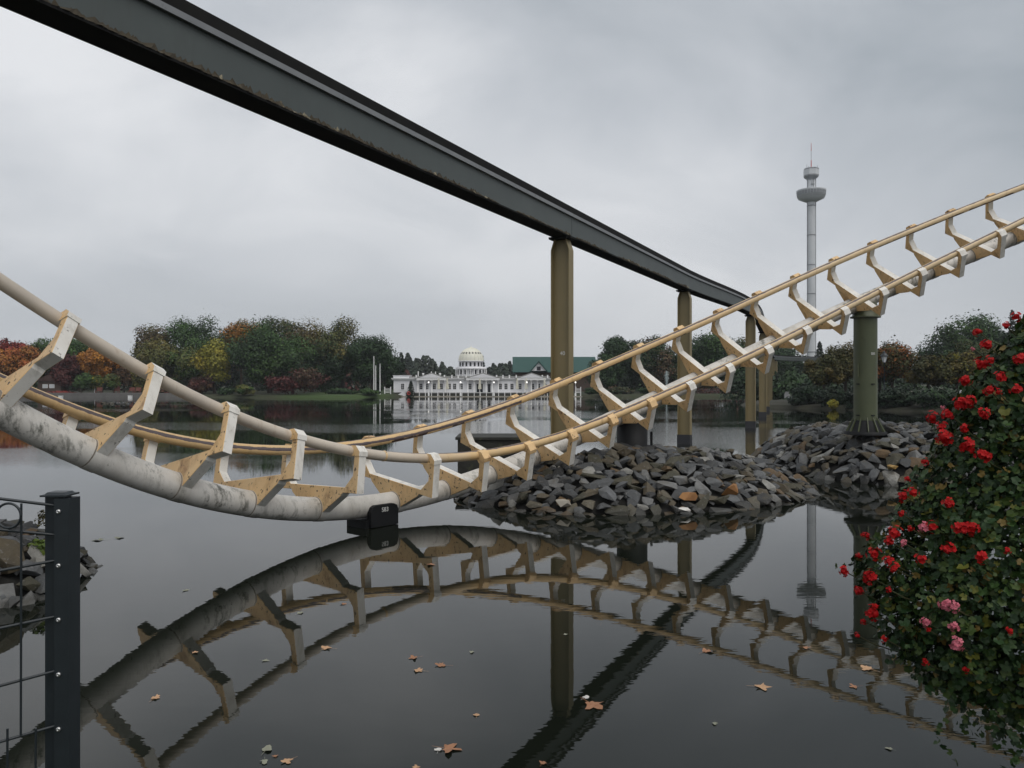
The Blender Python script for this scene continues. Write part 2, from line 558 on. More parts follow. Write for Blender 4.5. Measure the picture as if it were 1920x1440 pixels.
tag(mb.build('island', bank_mat), 'low wooded island bank on the right of the lake', kind='structure')

# quay on which the flower planter stands
mb = MB()
qo = [(2.16, 3.0), (2.55, 3.45), (3.3, 4.7), (9, 4.9), (9, 3.0)]
mb.add([(x, y, -1.6) for x, y in qo] + [(x, y, .804) for x, y in qo], [tuple(range(5, 10))] + [(i, (i + 1) % 5, 5 + (i + 1) % 5, 5 + i) for i in range(5)])
tag(mb.build('quay', MAT('quay_stone', (.20, .19, .18), (.15, .145, .14), 2, .85)), 'stone quay at the near bank on the right', kind='structure')

# pale paved terrace along the far left shore
mb = MB()
t_out = [(-90, 141.5), (-75, 141.3), (-62, 141.2), (-58, 143.5), (-60, 147.5), (-90, 150)]
mb.add([(x, y, -.3) for x, y in t_out] + [(x, y, .78) for x, y in t_out], [tuple(range(6, 12))] + [(i, (i + 1) % 6, 6 + (i + 1) % 6, 6 + i) for i in range(6)])
tag(mb.build('terrace', MAT('paving', (.16, .155, .15), (.12, .115, .11), .8, .85)), 'grey paved lakeside terrace on the far left shore', kind='structure')

# ------------------------------------------------------------------ roller coaster track
CT = np.array([[-8.2905, 5.7549, 4.9171], [-6.6599, 7.9673, 2.9539], [-4.782, 10.2394, 0.9871], [-2.7791, 13.0305, 0.1547], [-0.4441, 15.687, 0.5153], [2.1549, 17.782, 1.5537], [5.1196, 19.2422, 2.7977], [8.1979, 20.2325, 4.1919], [11.3999, 20.8049, 5.5164], [14.6573, 21.0025, 6.8139], [17.9066, 20.887, 8.0119]])
CR = np.array([0.8912, 0.6015, 0.3241, -0.0274, -0.3711, -0.5582, -0.6861, -0.6828, -0.5985, -0.4537, -0.2989])
def bspl(s, C):
    x = (s + 1.5) / 3.5
    i = int(min(max(math.floor(x), 0), 7))
    f = x - i
    w = ((1 - f) ** 3 / 6, (3 * f ** 3 - 6 * f * f + 4) / 6, (-3 * f ** 3 + 3 * f * f + 3 * f + 1) / 6, f ** 3 / 6)
    return sum(w[k] * C[i + k] for k in range(4))
def frame(s):
    P = Vector(bspl(s, CT))
    t = (Vector(bspl(s + .01, CT)) - Vector(bspl(s - .01, CT))).normalized()
    ph = float(bspl(s, CR))
    n0 = t.cross(Vector((0, 0, 1))).normalized()
    u0 = n0.cross(t)
    return P, t, n0 * math.cos(ph) + u0 * math.sin(ph), u0 * math.cos(ph) - n0 * math.sin(ph)
GB, GA, GC, GD = .755, .926, .194, .291
S0, S1 = -3.9, 29.2
track = empty('coaster_track', (float(CT[3][0]), float(CT[3][1]), 0), 'weathered white and cream roller coaster track dipping low over the lake', 'coaster track')
def child(o, parent):
    o.parent = parent
    o.matrix_parent_inverse = Matrix.Translation(-parent.location)
    return o
def sweep(name, off, rad, seg, mat, inner=None, s0=S0, s1=S1, step=.15):
    n_ = int((s1 - s0) / step) + 1
    ss = np.linspace(s0, s1, n_)
    vv, uvs = [], []
    for s in ss:
        P, t, n, u = frame(float(s))
        C = P + n * off[0] + u * off[1]
        i_ = n * (inner if inner else 1)
        for k in range(seg + 1):
            a = 2 * math.pi * k / seg
            vv.append(C + rad * (math.cos(a) * u + math.sin(a) * i_))
            uvs.append((s, k / seg))
    ff = []
    w = seg + 1
    for i in range(n_ - 1):
        for k in range(seg):
            a = i * w + k
            ff.append((a, a + 1, a + w + 1, a + w))
    me = bpy.data.meshes.new(name)
    me.from_pydata([tuple(q) for q in vv], [], ff)
    me.polygons.foreach_set('use_smooth', [True] * len(ff))
    uvl = me.uv_layers.new(name='UVMap')
    li = np.empty(len(me.loops), dtype=np.int32); me.loops.foreach_get('vertex_index', li)
    uvl.data.foreach_set('uv', np.array(uvs, dtype=np.float32)[li].ravel())
    me.materials.append(mat)
    bm = bmesh.new(); bm.from_mesh(me); bmesh.ops.recalc_face_normals(bm, faces=bm.faces); bm.to_mesh(me); bm.free()
    return child(link(name, me), track)
spine = sweep('spine', (0, 0), .19, 28, pipe_white)
rail_n = sweep('rail', (GB, GA), .0825, 20, rail_near_mat, -1)
rail_f = sweep('rail', (-GB, GA), .0825, 20, rail_far_mat, 1)
half = [(.67, .375), (.838, .56), (.838, GA - .02), (GB + GC, GA - .02), (GB + GC, GD), (.63, GD), (.605, GD - .045), (.16, -.06), (.10, -.14)]
prof = half + [(-a, b_) for a, b_ in reversed(half)]
TW = .15
mb = MB(); mb.prism(prof, (0, 0, 0), (1, 0, 0), (0, 0, 1), (0, 1, 0), TW, 0, 1)
tie_me = mb.mesh('tie', [cream_paint, white_paint])
bm = bmesh.new(); bm.from_mesh(tie_me)
bmesh.ops.bevel(bm, geom=[ed for ed in bm.edges if abs(ed.verts[0].co.y - ed.verts[1].co.y) < 1e-6], offset=.006, segments=1, affect='EDGES', clamp_overlap=True)
bm.to_mesh(tie_me); bm.free()
cap_prof = [(.768, GA - .065), (GB + GC + .012, GA - .065), (GB + GC + .012, GA + .005), (.868, GA + .096), (.768, GA + .096)]
mb = MB(); mb.prism(cap_prof, (0, 0, 0), (1, 0, 0), (0, 0, 1), (0, 1, 0), TW + .022, 0, 1)
cap_r = mb.mesh('rail_clamp', [cream_paint, cream_paint])
mb = MB(); mb.prism([(-a, b_) for a, b_ in cap_prof], (0, 0, 0), (1, 0, 0), (0, 0, 1), (0, 1, 0), TW + .022, 0, 1)
cap_l = mb.mesh('rail_clamp', [cream_paint, cream_paint])
cap_r2 = cap_r.copy(); cap_r2.materials[1] = white_paint
mb = MB()
mb.tube([(0, -TW / 2 - .004, 0), (0, TW / 2 + .004, 0)], .1965, 28)
collar_me = mb.mesh('collar', pipe_white)
mb = MB()
mb.tube([(0, -TW / 2 - .022, 0), (0, -TW / 2 - .005, 0)], .1925, 28)
seam_me = mb.mesh('seam', MAT('seam_grime', (.30, .27, .23), (.16, .14, .115), 9, .8))
def tie_s(i):
    return 1.23 * i + (.44 if i >= 5 else 0)
for i in range(-2, 24):
    P, t, n, u = frame(tie_s(i))
    M4 = Matrix(((n.x, t.x, u.x, P.x), (n.y, t.y, u.y, P.y), (n.z, t.z, u.z, P.z), (0, 0, 0, 1)))
    o = link('tie', tie_me); o.matrix_world = M4
    child(o, track)
    for nm, me in (('rail_clamp', cap_r if 6 <= i <= 10 else cap_r2), ('rail_clamp', cap_l), ('collar', collar_me), ('seam', seam_me)):
        c = link(nm, me); c.parent = o
# bolted rail joint in the long bay
for off in ((GB, GA), (-GB, GA)):
    P, t, n, u = frame(tie_s(4) + .62)
    C = P + n * off[0] + u * off[1]
    mb = MB(); mb.tube([C - t * .018, C + t * .018], .0865, 20)
    child(mb.build('rail_joint', cream_paint), rail_n if off[0] > 0 else rail_f)
    mb = None
for o in list(rail_n.children) + list(rail_f.children):
    o.matrix_parent_inverse = o.parent.matrix_world.inverted() if False else Matrix.Identity(4)
bpy.context.view_layer.update()

# low dark block carrying the bottom of the dip, numbered S83
P, t, n, u = frame(tie_s(4) + 1.18)
bl = empty('track_support', (P.x, P.y, 0), 'squat black steel block marked S83 under the lowest point of the coaster track', 'support')
yaw = math.atan2(t.y, t.x)
mb = MB()
mb.box((-.05, .0, -.30), (.66, .50, .86), yaw)
o = mb.build('pedestal', dark_steel, bl)
mb = MB()
prs = [(-.30, -.16), (.30, -.16), (.30, .10), (.27, .17), (.20, .20), (-.20, .20), (-.27, .17), (-.30, .10)]
mb.prism(prs, (n.x * .22, n.y * .22, .17), (t.x, t.y, t.z), (0, 0, 1), (n0 := Vector((t.y, -t.x, 0)).normalized()), .10, 0, 0)
o = mb.build('saddle_plate', dark_steel, bl)
tx = link('lettering', text_mesh('S83', .105, lettering_white), o)
xa = Vector((t.x, t.y, t.z)).normalized(); za = n0; ya = za.cross(xa).normalized()
loc = n0 * (.22 + .05 + .004) + Vector((0, 0, .285))
tx.matrix_local = Matrix(((xa.x, ya.x, za.x, loc.x), (xa.y, ya.y, za.y, loc.y), (xa.z, ya.z, za.z, loc.z), (0, 0, 0, 1)))

# short black stub support on the rock pile
P, t, n, u = frame(tie_s(10) + .41)
st = empty('stub_support', (P.x, P.y, .95), 'short black cylindrical support standing on the rocks under the rising track', 'support')
mb = MB(); mb.lathe([(.44, -.2), (.44, .05), (.35, .06), (.35, P.z - .95 - .16)], seg=20); mb.build('stub_column', dark_steel, st)
mb = MB(); mb.tube([(.46, .12, 0), (.46, .12, .36)], .03, 8); mb.build('anchor_post', dark_steel, st)

# tall green column numbered S85
P, t, n, u = frame(tie_s(16) + .38)
gp = empty('track_column', (P.x, P.y, 1.15), 'thick olive green steel column marked S85 carrying the climbing coaster track from the stone mound', 'column')
GZ = P.z - .22 - 1.15
mb = MB(); mb.lathe([(.285, 0), (.285, GZ - .22)], seg=32); shaft = mb.build('shaft', green_steel, gp)
mb = MB(); mb.lathe([(.37, GZ - .24), (.37, GZ - .205), (.315, GZ - .20), (.315, GZ - .05), (.27, GZ + .14)], seg=32); mb.build('head', green_steel, gp)
mb = MB(); mb.lathe([(.52, -.05), (.52, .03), (.42, .035), (.30, .31), (.287, .32)], seg=32); mb.build('base_plate', dark_steel, gp)
for k in range(12):
    a = 2 * math.pi * (k + .5) / 12
    d = Vector((math.cos(a), math.sin(a), 0))
    mb = MB(); mb.prism([(.275, .03), (.47, .03), (.47, .06), (.288, .40)], (0, 0, 0), d, (0, 0, 1), d.cross(Vector((0, 0, 1))), .022)
    mb.build('gusset', green_steel, gp)
toc = Vector((-P.x, -P.y, 0)).normalized()
sd = toc.cross(Vector((0, 0, 1))) * -1
for zz in (.45, 1.25):
    for sg in (-1, 1):
        d = (toc * .80 + sd * .6 * sg).normalized()
        mb = MB(); mb.box(tuple(d * .297 + Vector((0, 0, zz))), (.03, .09, .025), math.atan2(d.y, d.x)); mb.build('step_bracket', dark_steel, gp)
d = (toc * .88 - sd * .60).normalized()
mb = MB(); mb.tube([d * .305 + Vector((0, 0, 1.42)), d * .305 + Vector((0, 0, 1.78))], .022, 8); mb.build('conduit', green_steel, gp)
sgnx = Vector((0, 0, 1)).cross(toc)
def plate_text(parent, txt, size, ang, rad, z, mat):
    d = Matrix.Rotation(ang, 3, 'Z') @ toc
    x_ = Vector((0, 0, 1)).cross(d)
    o = link('lettering', text_mesh(txt, size, mat), parent)
    l = d * rad + Vector((0, 0, z))
    o.matrix_local = Matrix(((x_.x, 0, d.x, l.x), (x_.y, 0, d.y, l.y), (x_.z, 1, d.z, l.z), (0, 0, 0, 1)))
    return o
plate_text(shaft, 'S85', .085, R(38), .289, 2.02, lettering_white)

# ------------------------------------------------------------------ monorail
PATH = [(-10.7, -4.0), (1.283, 20.2), (6.89, 31.5), (13.0, 43.0), (18.1, 57), (22.9, 71), (27.6, 85), (32.4, 99), (37.0, 112), (41.4, 124), (50, 131), (63, 134), (77, 134)]
# smooth plan curve through the pillars
def catmull(P, m):
    P = [Vector(q) for q in P]
    res = []
    for i in range(len(P) - 1):
        p0 = P[i - 1] if i else P[0] * 2 - P[1]
        p1, p2 = P[i], P[i + 1]
        p3 = P[i + 2] if i + 2 < len(P) else P[-1] * 2 - P[-2]
        for k in range(m):
            f = k / m
            if i < 2: res.append(p1.lerp(p2, f)); continue
            res.append(.5 * ((2 * p1) + (p2 - p0) * f + (2 * p0 - 5 * p1 + 4 * p2 - p3) * f * f + (3 * p1 - p0 - 3 * p2 + p3) * f ** 3))
    res.append(P[-1])
    return res
BZ = 6.15
mono = empty('monorail_beam', (1.283, 20.2, BZ), 'long dark grey green monorail beam crossing the sky from the upper left', 'monorail beam')
def beam_span(i, pts, name, prof, mat, parent, lift=0):
    mb = MB()
    n_ = len(prof)
    vv = []
    for k, q in enumerate(pts):
        a = pts[max(k - 1, 0)]; b_ = pts[min(k + 1, len(pts) - 1)]
        d = (b_ - a).normalized()
        r = Vector((d.y, -d.x))
        for x, z in prof:
            vv.append((q.x + r.x * x - mono.location.x, q.y + r.y * x - mono.location.y, z))
    ff = [(k * n_ + j, k * n_ + (j + 1) % n_, (k + 1) * n_ + (j + 1) % n_, (k + 1) * n_ + j) for k in range(len(pts) - 1) for j in range(n_)]
    ff += [tuple(range(n_)), tuple((len(pts) - 1) * n_ + j for j in range(n_))]
    mb.add(vv, ff)
    return mb.build(name, mat, parent)
low = [(-.22, 0), (.22, 0), (.22, .035), (-.22, .035)]
web = [(-.16, .035), (.16, .035), (.16, .55), (-.16, .55)]
lip = [(-.22, .55), (.22, .55), (.22, .63), (-.22, .63)]
topb = [(-.215, .63), (.215, .63), (.215, .79), (-.215, .79)]
MSUB = 8
cur = catmull(PATH, MSUB)
for i in range(len(PATH) - 1):
    pts = cur[i * MSUB:(i + 1) * MSUB + 1]
    if i == 0:
        e_ = (pts[-1] - pts[0]).normalized() * .25
        pts = pts[:-1] + [pts[-1] + e_]
    elif i == 1:
        e_ = (pts[-1] - pts[0]).normalized() * .27
        pts = [pts[0] + e_] + pts[1:]
    o = beam_span(i, pts, 'beam_web', web, girder_side, mono)
    beam_span(i, pts, 'bottom_flange', low, girder_dark, o)
    beam_span(i, pts, 'top_flange', lip, girder_lip, o)
    beam_span(i, pts, 'running_rail', topb, girder_dark, o)
    if i < 2:
        # windblown leaf litter lying on the lower flange
        mb = MB()
        L = (pts[-1] - pts[0]).length
        d = (pts[-1] - pts[0]).normalized(); r = Vector((d.y, -d.x))
        rr = random.Random(50 + i)
        s_ = .2
        while s_ < L - .2:
            dens = .5 + .9 * mnoise.noise(Vector((s_ * .45, 3.1 + i, 0))) + .3 * mnoise.noise(Vector((s_ * 2.2, 9, 0)))
            if dens > .22:
                h_ = .015 + .14 * max(0, dens) * rr.random()
                ln = .05 + .12 * rr.random()
                q = pts[0] + d * s_ + r * (.19 + .022 * rr.random())
                base = Vector((q.x - mono.location.x, q.y - mono.location.y, .036))
                a3 = Vector((d.x, d.y, 0)); r3 = Vector((r.x, r.y, 0))
                mb.add([base - a3 * ln - r3 * .02, base + a3 * ln - r3 * .02, base + a3 * ln * rr.uniform(-.6, .6) + Vector((0, 0, h_)) - r3 * .01, base + r3 * .035 - Vector((0, 0, .012 * rr.random()))],
                       [(0, 1, 2), (0, 3, 2), (1, 3, 2), (0, 1, 3)])
            s_ += .03 + .03 * rr.random()
        tag(mb.build('leaf_litter', litter_mat, o), kind='stuff')

plabels = ['', 'olive brown monorail pillar numbered 40, nearest and widest of the row', 'second olive brown monorail pillar, black band at its foot, beyond the rock pile',
           'third olive brown monorail pillar, where the beam ducks behind the coaster rail',
           'fourth olive brown monorail pillar, half hidden right behind the third one', 'fifth olive brown monorail pillar in the receding file right of the third',
           'sixth olive brown monorail pillar, far out in the receding file', 'seventh olive brown monorail pillar, small in the receding file',
           'eighth olive brown monorail pillar, nearly hidden at the end of the file', 'slim far monorail pillar standing alone under the level far stretch of beam']
for i in range(len(PATH)):
    if i == 0 or i > 9: continue
    q = Vector(PATH[i])
    a = cur[max(i * MSUB - 1, 0)]; b_ = cur[i * MSUB + 1]
    d = (b_ - a).normalized(); dz = Vector((0, 0, 1))
    d3 = Vector((d.x, d.y, 0)); r3 = Vector((d.y, -d.x, 0))
    pl = empty('monorail_pillar', (q.x, q.y, 0), plabels[i], 'pillar', 'monorail pillars standing in the lake')
    z0, z1 = .38, BZ - .06
    ch = [( -.25, z0), (.25, z0), (.25, z1 - .28), (.16, z1), (-.16, z1), (-.25, z1 - .28)]
    mb = MB(); mb.prism(ch, (0, 0, 0), r3, dz, d3, .03); w_ = mb.build('web', pillar_paint, pl)
    for sg in (-1, 1):
        mb = MB()
        fl = [(sg * .252, z0), (sg * .252, z1 - .28), (sg * .162, z1), (sg * .140, z1), (sg * .230, z1 - .285), (sg * .230, z0)]
        mb.prism(fl, (0, 0, 0), r3, dz, d3, .30); mb.build('flange', pillar_paint, pl)
    mb = MB(); mb.box((0, 0, z1 + .03), (.36, .60, .055), math.atan2(d.y, d.x)); mb.box((0, 0, z1 + .005), (.5, .42, .03), math.atan2(d.y, d.x)); mb.build('bearing_plate', girder_dark, pl)
    mb = MB()
    mb.box((0, 0, -.3), (.34, .53, 1.36), math.atan2(d.y, d.x)); mb.build('foot_band', band_paint, pl)
    if i == 1:
        o = link('lettering', text_mesh('40', .14, lettering_white), w_)
        nrm = -d3; xx = Vector((0, 0, 1)).cross(nrm)
        l = nrm * .02 + Vector((0, 0, 3.18)) + xx * .02
        o.matrix_local = Matrix(((xx.x, 0, nrm.x, l.x), (xx.y, 0, nrm.y, l.y), (xx.z, 1, nrm.z, l.z), (0, 0, 0, 1)))

# ------------------------------------------------------------------ rock mounds
def make_hulls(n, seed, flat):
    res = []
    rr = random.Random(seed)
    for k in range(n):
        bm = bmesh.new()
        for j in range(13):
            a = rr.uniform(0, 2 * math.pi); z = rr.uniform(-1, 1); q = math.sqrt(1 - z * z) ** .7
            s = rr.uniform(.8, 1.1)
            bm.verts.new((math.cos(a) * q * s, math.sin(a) * q * s * rr.uniform(.62, .85), z * flat * s))
        r_ = bmesh.ops.convex_hull(bm, input=bm.verts)
        bmesh.ops.delete(bm, geom=[g for g in r_['geom_interior'] if isinstance(g, bmesh.types.BMVert)], context='VERTS')
        bmesh.ops.recalc_face_normals(bm, faces=bm.faces)
        me = bpy.data.meshes.new('stone')
        bm.to_mesh(me); bm.free()
        me.materials.append(stone_mat)
        res.append(me)
    return res
hulls = make_hulls(16, 5, .42)

def pdist(poly, x, y):
    """signed distance to polygon edge, positive inside"""
    inside = False
    best = 1e9
    n = len(poly)
    for i in range(n):
        x1, y1 = poly[i]; x2, y2 = poly[(i + 1) % n]
        if (y1 > y) != (y2 > y) and x < (x2 - x1) * (y - y1) / (y2 - y1) + x1:
            inside = not inside
        dx, dy = x2 - x1, y2 - y1
        t_ = max(0, min(1, ((x - x1) * dx + (y - y1) * dy) / (dx * dx + dy * dy)))
        best = min(best, math.hypot(x - x1 - dx * t_, y - y1 - dy * t_))
    return best if inside else -best

def mound(name, label, poly, hfun, n, smin, smax, seed, specials=(), bias=1.0, pack=.47):
    rr = random.Random(seed)
    cx_ = sum(q[0] for q in poly) / len(poly); cy_ = sum(q[1] for q in poly) / len(poly)
    root = empty(name, (cx_, cy_, 0), label, 'rock pile')
    hh = lambda x, y: hfun(pdist(poly, x, y), x, y)
    x0, x1 = min(q[0] for q in poly) - .6, max(q[0] for q in poly) + .6
    y0, y1 = min(q[1] for q in poly) - .6, max(q[1] for q in poly) + .6
    st_ = .28
    nx, ny = int((x1 - x0) / st_) + 1, int((y1 - y0) / st_) + 1
    mb = MB()
    vv = [(x0 + i * st_ - cx_, y0 + j * st_ - cy_, hh(x0 + i * st_, y0 + j * st_) - .16) for i in range(nx) for j in range(ny)]
    mb.add(vv, [(i * ny + j, (i + 1) * ny + j, (i + 1) * ny + j + 1, i * ny + j + 1) for i in range(nx - 1) for j in range(ny - 1)])
    mb.build('mound_core', mound_mat, root)
    items = []
    tries = 0
    while len(items) < n and tries < n * 60:
        tries += 1
        x, y = rr.uniform(x0, x1), y0 + (y1 - y0) * rr.random() ** bias
        d = pdist(poly, x, y)
        if d < -.22: continue
        if d > 2.2 and y > cy_ and rr.random() < .5: continue
        s = smin * (smax / smin) ** (rr.random() ** 1.3) * .5
        if any((x - a[0]) ** 2 + (y - a[1]) ** 2 < (pack * (s + a[3])) ** 2 for a in items): continue
        items.append((x, y, hh(x, y), s))
    # small fill between the large ones
    for k in range(n // 2):
        x, y = rr.uniform(x0, x1), y0 + (y1 - y0) * rr.random() ** bias
        if pdist(poly, x, y) < -.15: continue
        items.append((x, y, hh(x, y) - .02, smin * .5 * rr.uniform(.6, .95)))
    mats4 = []
    for x, y, z, s in items:
        gx = (hh(x + .15, y) - hh(x - .15, y)) / .3; gy = (hh(x, y + .15) - hh(x, y - .15)) / .3
        nv = Vector((-gx * .8 + rr.gauss(0, .30), -gy * .8 + rr.gauss(0, .30), 1)).normalized()
        q = nv.to_track_quat('Z', 'Y').to_matrix().to_4x4() @ Matrix.Rotation(rr.uniform(0, 6.3), 4, 'Z')
        k = rr.uniform(.7, 1.15)
        mats4.append(Matrix.Translation((x - cx_, y - cy_, z - .02)) @ q @ Matrix.Diagonal((s * rr.uniform(.9, 1.3), s, s * k, 1)))
    order = sorted(range(len(items)), key=lambda i: -items[i][3] / math.hypot(items[i][0], items[i][1]))
    for i in order[:296]:
        o = link('stone', hulls[rr.randrange(len(hulls))], root)
        o.matrix_local = mats4[i]
    rest = order[296:]
    if rest:
        mb = MB()
        for i in rest:
            h_ = hulls[rr.randrange(len(hulls))]
            mb.add([tuple(mats4[i] @ v.co) for v in h_.vertices], [tuple(f.vertices) for f in h_.polygons])
        tag(mb.build('stone_fill', stone_mat_i, root), kind='stuff')
    for (pt, s, mat) in specials:
        me = hulls[rr.randrange(len(hulls))].copy(); me.materials.clear(); me.materials.append(mat)
        o = link('stone', me, root)
        o.matrix_local = Matrix.Translation((pt[0] - cx_, pt[1] - cy_, pt[2])) @ Matrix.Rotation(rr.uniform(0, 6), 4, 'Z') @ Matrix.Diagonal((s, s, s, 1))
    return root

M1 = [(-1.35, 16.9), (-.62, 15.4), (.39, 14.6), (1.34, 14.3), (3.13, 14.6), (4.4, 14.95), (5.76, 15.9), (6.7, 17.2), (6.9, 18.5), (5.4, 19.7), (3, 20.0), (1.6, 19.6), (.2, 18.7), (-1.0, 18.0)]
def h1(d, x, y):
    b = 1.38 * (1 - math.exp(-max(d, 0) / 1.9)) if d > 0 else d * .9
    b *= .62 + .38 * min(1, max(0, (x + 1.2) / 3.0))
    return b + (.10 * mnoise.noise(Vector((x * .8, y * .8, 1))) if d > 0 else 0)
mound('rock_pile', 'broad pile of broken grey and brown slate in the water below the rising track', M1, h1, 760, .28, .62, 21,
      [((onwater(1283, 966).x, onwater(1283, 966).y, .09), .135, stone_white), ((3.35, 14.95, .26), .26, stone_orange), ((4.25, 15.5, .33), .30, stone_orange), ((.95, 14.75, .18), .20, stone_pale)])
M2 = [(7.3, 22.2), (7.7, 20.4), (8.15, 19.3), (9.1, 18.35), (10.6, 17.9), (12.6, 18.0), (14.4, 19.0), (15.0, 21), (14.5, 24), (12, 26), (9.8, 27), (8.3, 26.4), (7.3, 24.5)]
def h2(d, x, y):
    b = 1.24 * (1 - math.exp(-max(d, 0) / .85)) if d > 0 else d * .9
    return b + (.07 * mnoise.noise(Vector((x * .8, y * .8, 5))) if d > 0 else 0)
mound('rock_mound', 'rounded mound of overlapping grey slate slabs around the green column', M2, h2, 900, .32, .66, 33,
      [((9.02, 18.72, .42), .17, stone_amber), ((10.2, 18.15, .25), .20, stone_white)], bias=1.7, pack=.36)
M3 = [(-8.4, 8.0), (-6.3, 8.05), (-5.35, 8.5), (-5.10, 9.1), (-5.22, 9.8), (-5.6, 10.6), (-6.5, 11.2), (-8.4, 11.4)]
def h3(d, x, y):
    return (.74 * (1 - math.exp(-max(d, 0) / .55)) if d > 0 else d * .9) + (.08 * mnoise.noise(Vector((x, y, 7))) if d > 0 else 0)
mound('bank_rocks', 'grey boulders piled at the water edge behind the dark fence', M3, h3, 190, .30, .70, 41)

# dark retaining block with a plank, behind the rock pile
blk = empty('retaining_block', (-.62, 21.2, 0), 'dark mossy retaining block standing in the water behind the rock pile', 'block')
mb = MB(); mb.bx(-.84, .98, 0, 1.6, -1.2, .90); mb.build('block_body', concrete_dark, blk)
mb = MB(); mb.bx(.1, .9, -.06, -.005, .58, .68); mb.build('plank', plank_mat, blk)
mb = MB(); mb.bx(-.9, 1.04, -.05, 1.65, .90, .97); mb.build('capping', concrete_dark, blk)

# ------------------------------------------------------------------ trees and shrubs
def leaf_cloud(P, Nn, size, cols, seed, aspect=.75):
    """quads at P with normals about Nn"""
    rg = np.random.default_rng(seed)
    n = len(P)
    a = rg.normal(size=(n, 3)); a -= (a * Nn).sum(1)[:, None] * Nn
    a /= np.linalg.norm(a, axis=1)[:, None] + 1e-9
    b = np.cross(Nn, a)
    s = size * rg.uniform(.6, 1.35, n)[:, None]
    w = s * aspect
    bend = Nn * s * .25
    V = np.stack([P - a * s, P + b * w + bend, P + a * s, P - b * w + bend], 1).reshape(-1, 3)
    return V, cols

def cloud_mesh(name, V, cols, mat):
    n = len(V) // 4
    me = bpy.data.meshes.new(name)
    me.vertices.add(n * 4)
    me.vertices.foreach_set('co', V.astype(np.float32).ravel())
    me.loops.add(n * 4)
    me.loops.foreach_set('vertex_index', np.arange(n * 4, dtype=np.int32))
    me.polygons.add(n)
    me.polygons.foreach_set('loop_start', np.arange(0, n * 4, 4, dtype=np.int32))
    me.polygons.foreach_set('loop_total', np.full(n, 4, dtype=np.int32))
    ca = me.color_attributes.new('col', 'FLOAT_COLOR', 'CORNER')
    c4 = np.concatenate([np.repeat(cols, 4, axis=0), np.ones((n * 4, 1))], 1).astype(np.float32)
    ca.data.foreach_set('color', c4.ravel())
    me.materials.append(mat)
    me.update(calc_edges=True)
    me.validate()
    return me

def crown_points(rg, W, Hc, lumps, n, top=1.0, spread=.74):
    """points and normals of a lumpy crown, base centre at origin, width W, height Hc"""
    C, Rr = [], []
    lumps = int(lumps * 1.7)
    for k in range(lumps):
        while True:
            q = rg.uniform(-1, 1, 3)
            if .15 < np.linalg.norm(q) < 1: break
        q = q / np.linalg.norm(q) * rg.uniform(.45, 1) ** .6
        C.append(q * np.array([W / 2, W / 2, Hc / 2]) * spread)
        Rr.append(rg.uniform(.10, .26) * min(W, Hc * 1.1))
    C.append(np.zeros(3)); Rr.append(.36 * min(W, Hc))
    C = np.array(C); Rr = np.array(Rr)
    C[:, 2] += Hc / 2
    wts = Rr ** 2; wts /= wts.sum()
    idx = rg.choice(len(C), n, p=wts)
    d = rg.normal(size=(n, 3)); d /= np.linalg.norm(d, axis=1)[:, None]
    rad = Rr[idx] * (rg.uniform(.45, 1.04, n))
    P = C[idx] + d * rad[:, None] * np.array([1, 1, .82])
    # ragged twigs poking out
    k = rg.random(n) < .06
    P[k] += d[k] * (Rr[idx][k] * rg.uniform(.1, .5, k.sum()))[:, None]
    Nn = d + rg.normal(size=(n, 3)) * .38 + np.array([0, 0, .45])
    Nn /= np.linalg.norm(Nn, axis=1)[:, None]
    keep = P[:, 2] > rg.normal(.0, .15, n)
    return P[keep], Nn[keep], idx[keep], C, Rr

def palette(rg, idx, cols, jit=.25):
    cols = np.array(cols)
    nl = idx.max() + 1
    base = cols[rg.integers(0, len(cols), nl)] * rg.uniform(.65, 1.35, (nl, 1))
    leafc = cols[rg.integers(0, len(cols), len(idx))]
    c = base[idx] * .6 + leafc * .4
    return c * rg.uniform(1 - jit, 1 + jit, (len(idx), 1))

def tree(name, label, x, y, z0, Ht, W, base, cols, seed, n=4200, lumps=17, leaf=.26, group=None, cat='tree', trunk=True):
    rg = np.random.default_rng(seed)
    root = empty(name, (x, y, z0 - .15), label, cat, group, rz=rg.uniform(0, 6.28))
    Hc = Ht - base
    P, Nn, idx, C, Rr = crown_points(rg, W, Hc, lumps, int(n * 2.7))
    P[:, 2] += base
    # stretch so that the crown really fills its height
    zt = np.percentile(P[:, 2], 99.3)
    P[:, 2] = base + (P[:, 2] - base) * Hc / max(.1, zt - base)
    V, c = leaf_cloud(P, Nn, leaf * .82, palette(rg, idx, cols), seed)
    link('crown', cloud_mesh('crown', V, c, foliage), root)
    if trunk:
        mb = MB()
        rt = max(.06, W * .03)
        top = base + Hc * .6
        lean = rg.normal(0, .15, 2)
        pts = [(0, 0, -.3), (lean[0] * .3, lean[1] * .3, base * .5), (lean[0], lean[1], base + Hc * .15), (lean[0] * 1.5, lean[1] * 1.5, top)]
        mb.tube(pts, [rt * 1.35, rt, rt * .8, rt * .25], 8)
        for k in range(min(6, len(C) - 1)):
            q = C[k] * .85
            zb = base + Hc * rg.uniform(.0, .25)
            mb.tube([(lean[0], lean[1], zb), (q[0] * .5, q[1] * .5, (zb + base + q[2]) / 2 + .2), (q[0], q[1], base + q[2])], [rt * .5, rt * .35, rt * .12], 5)
        mb.build('trunk', bark, root)
    return root

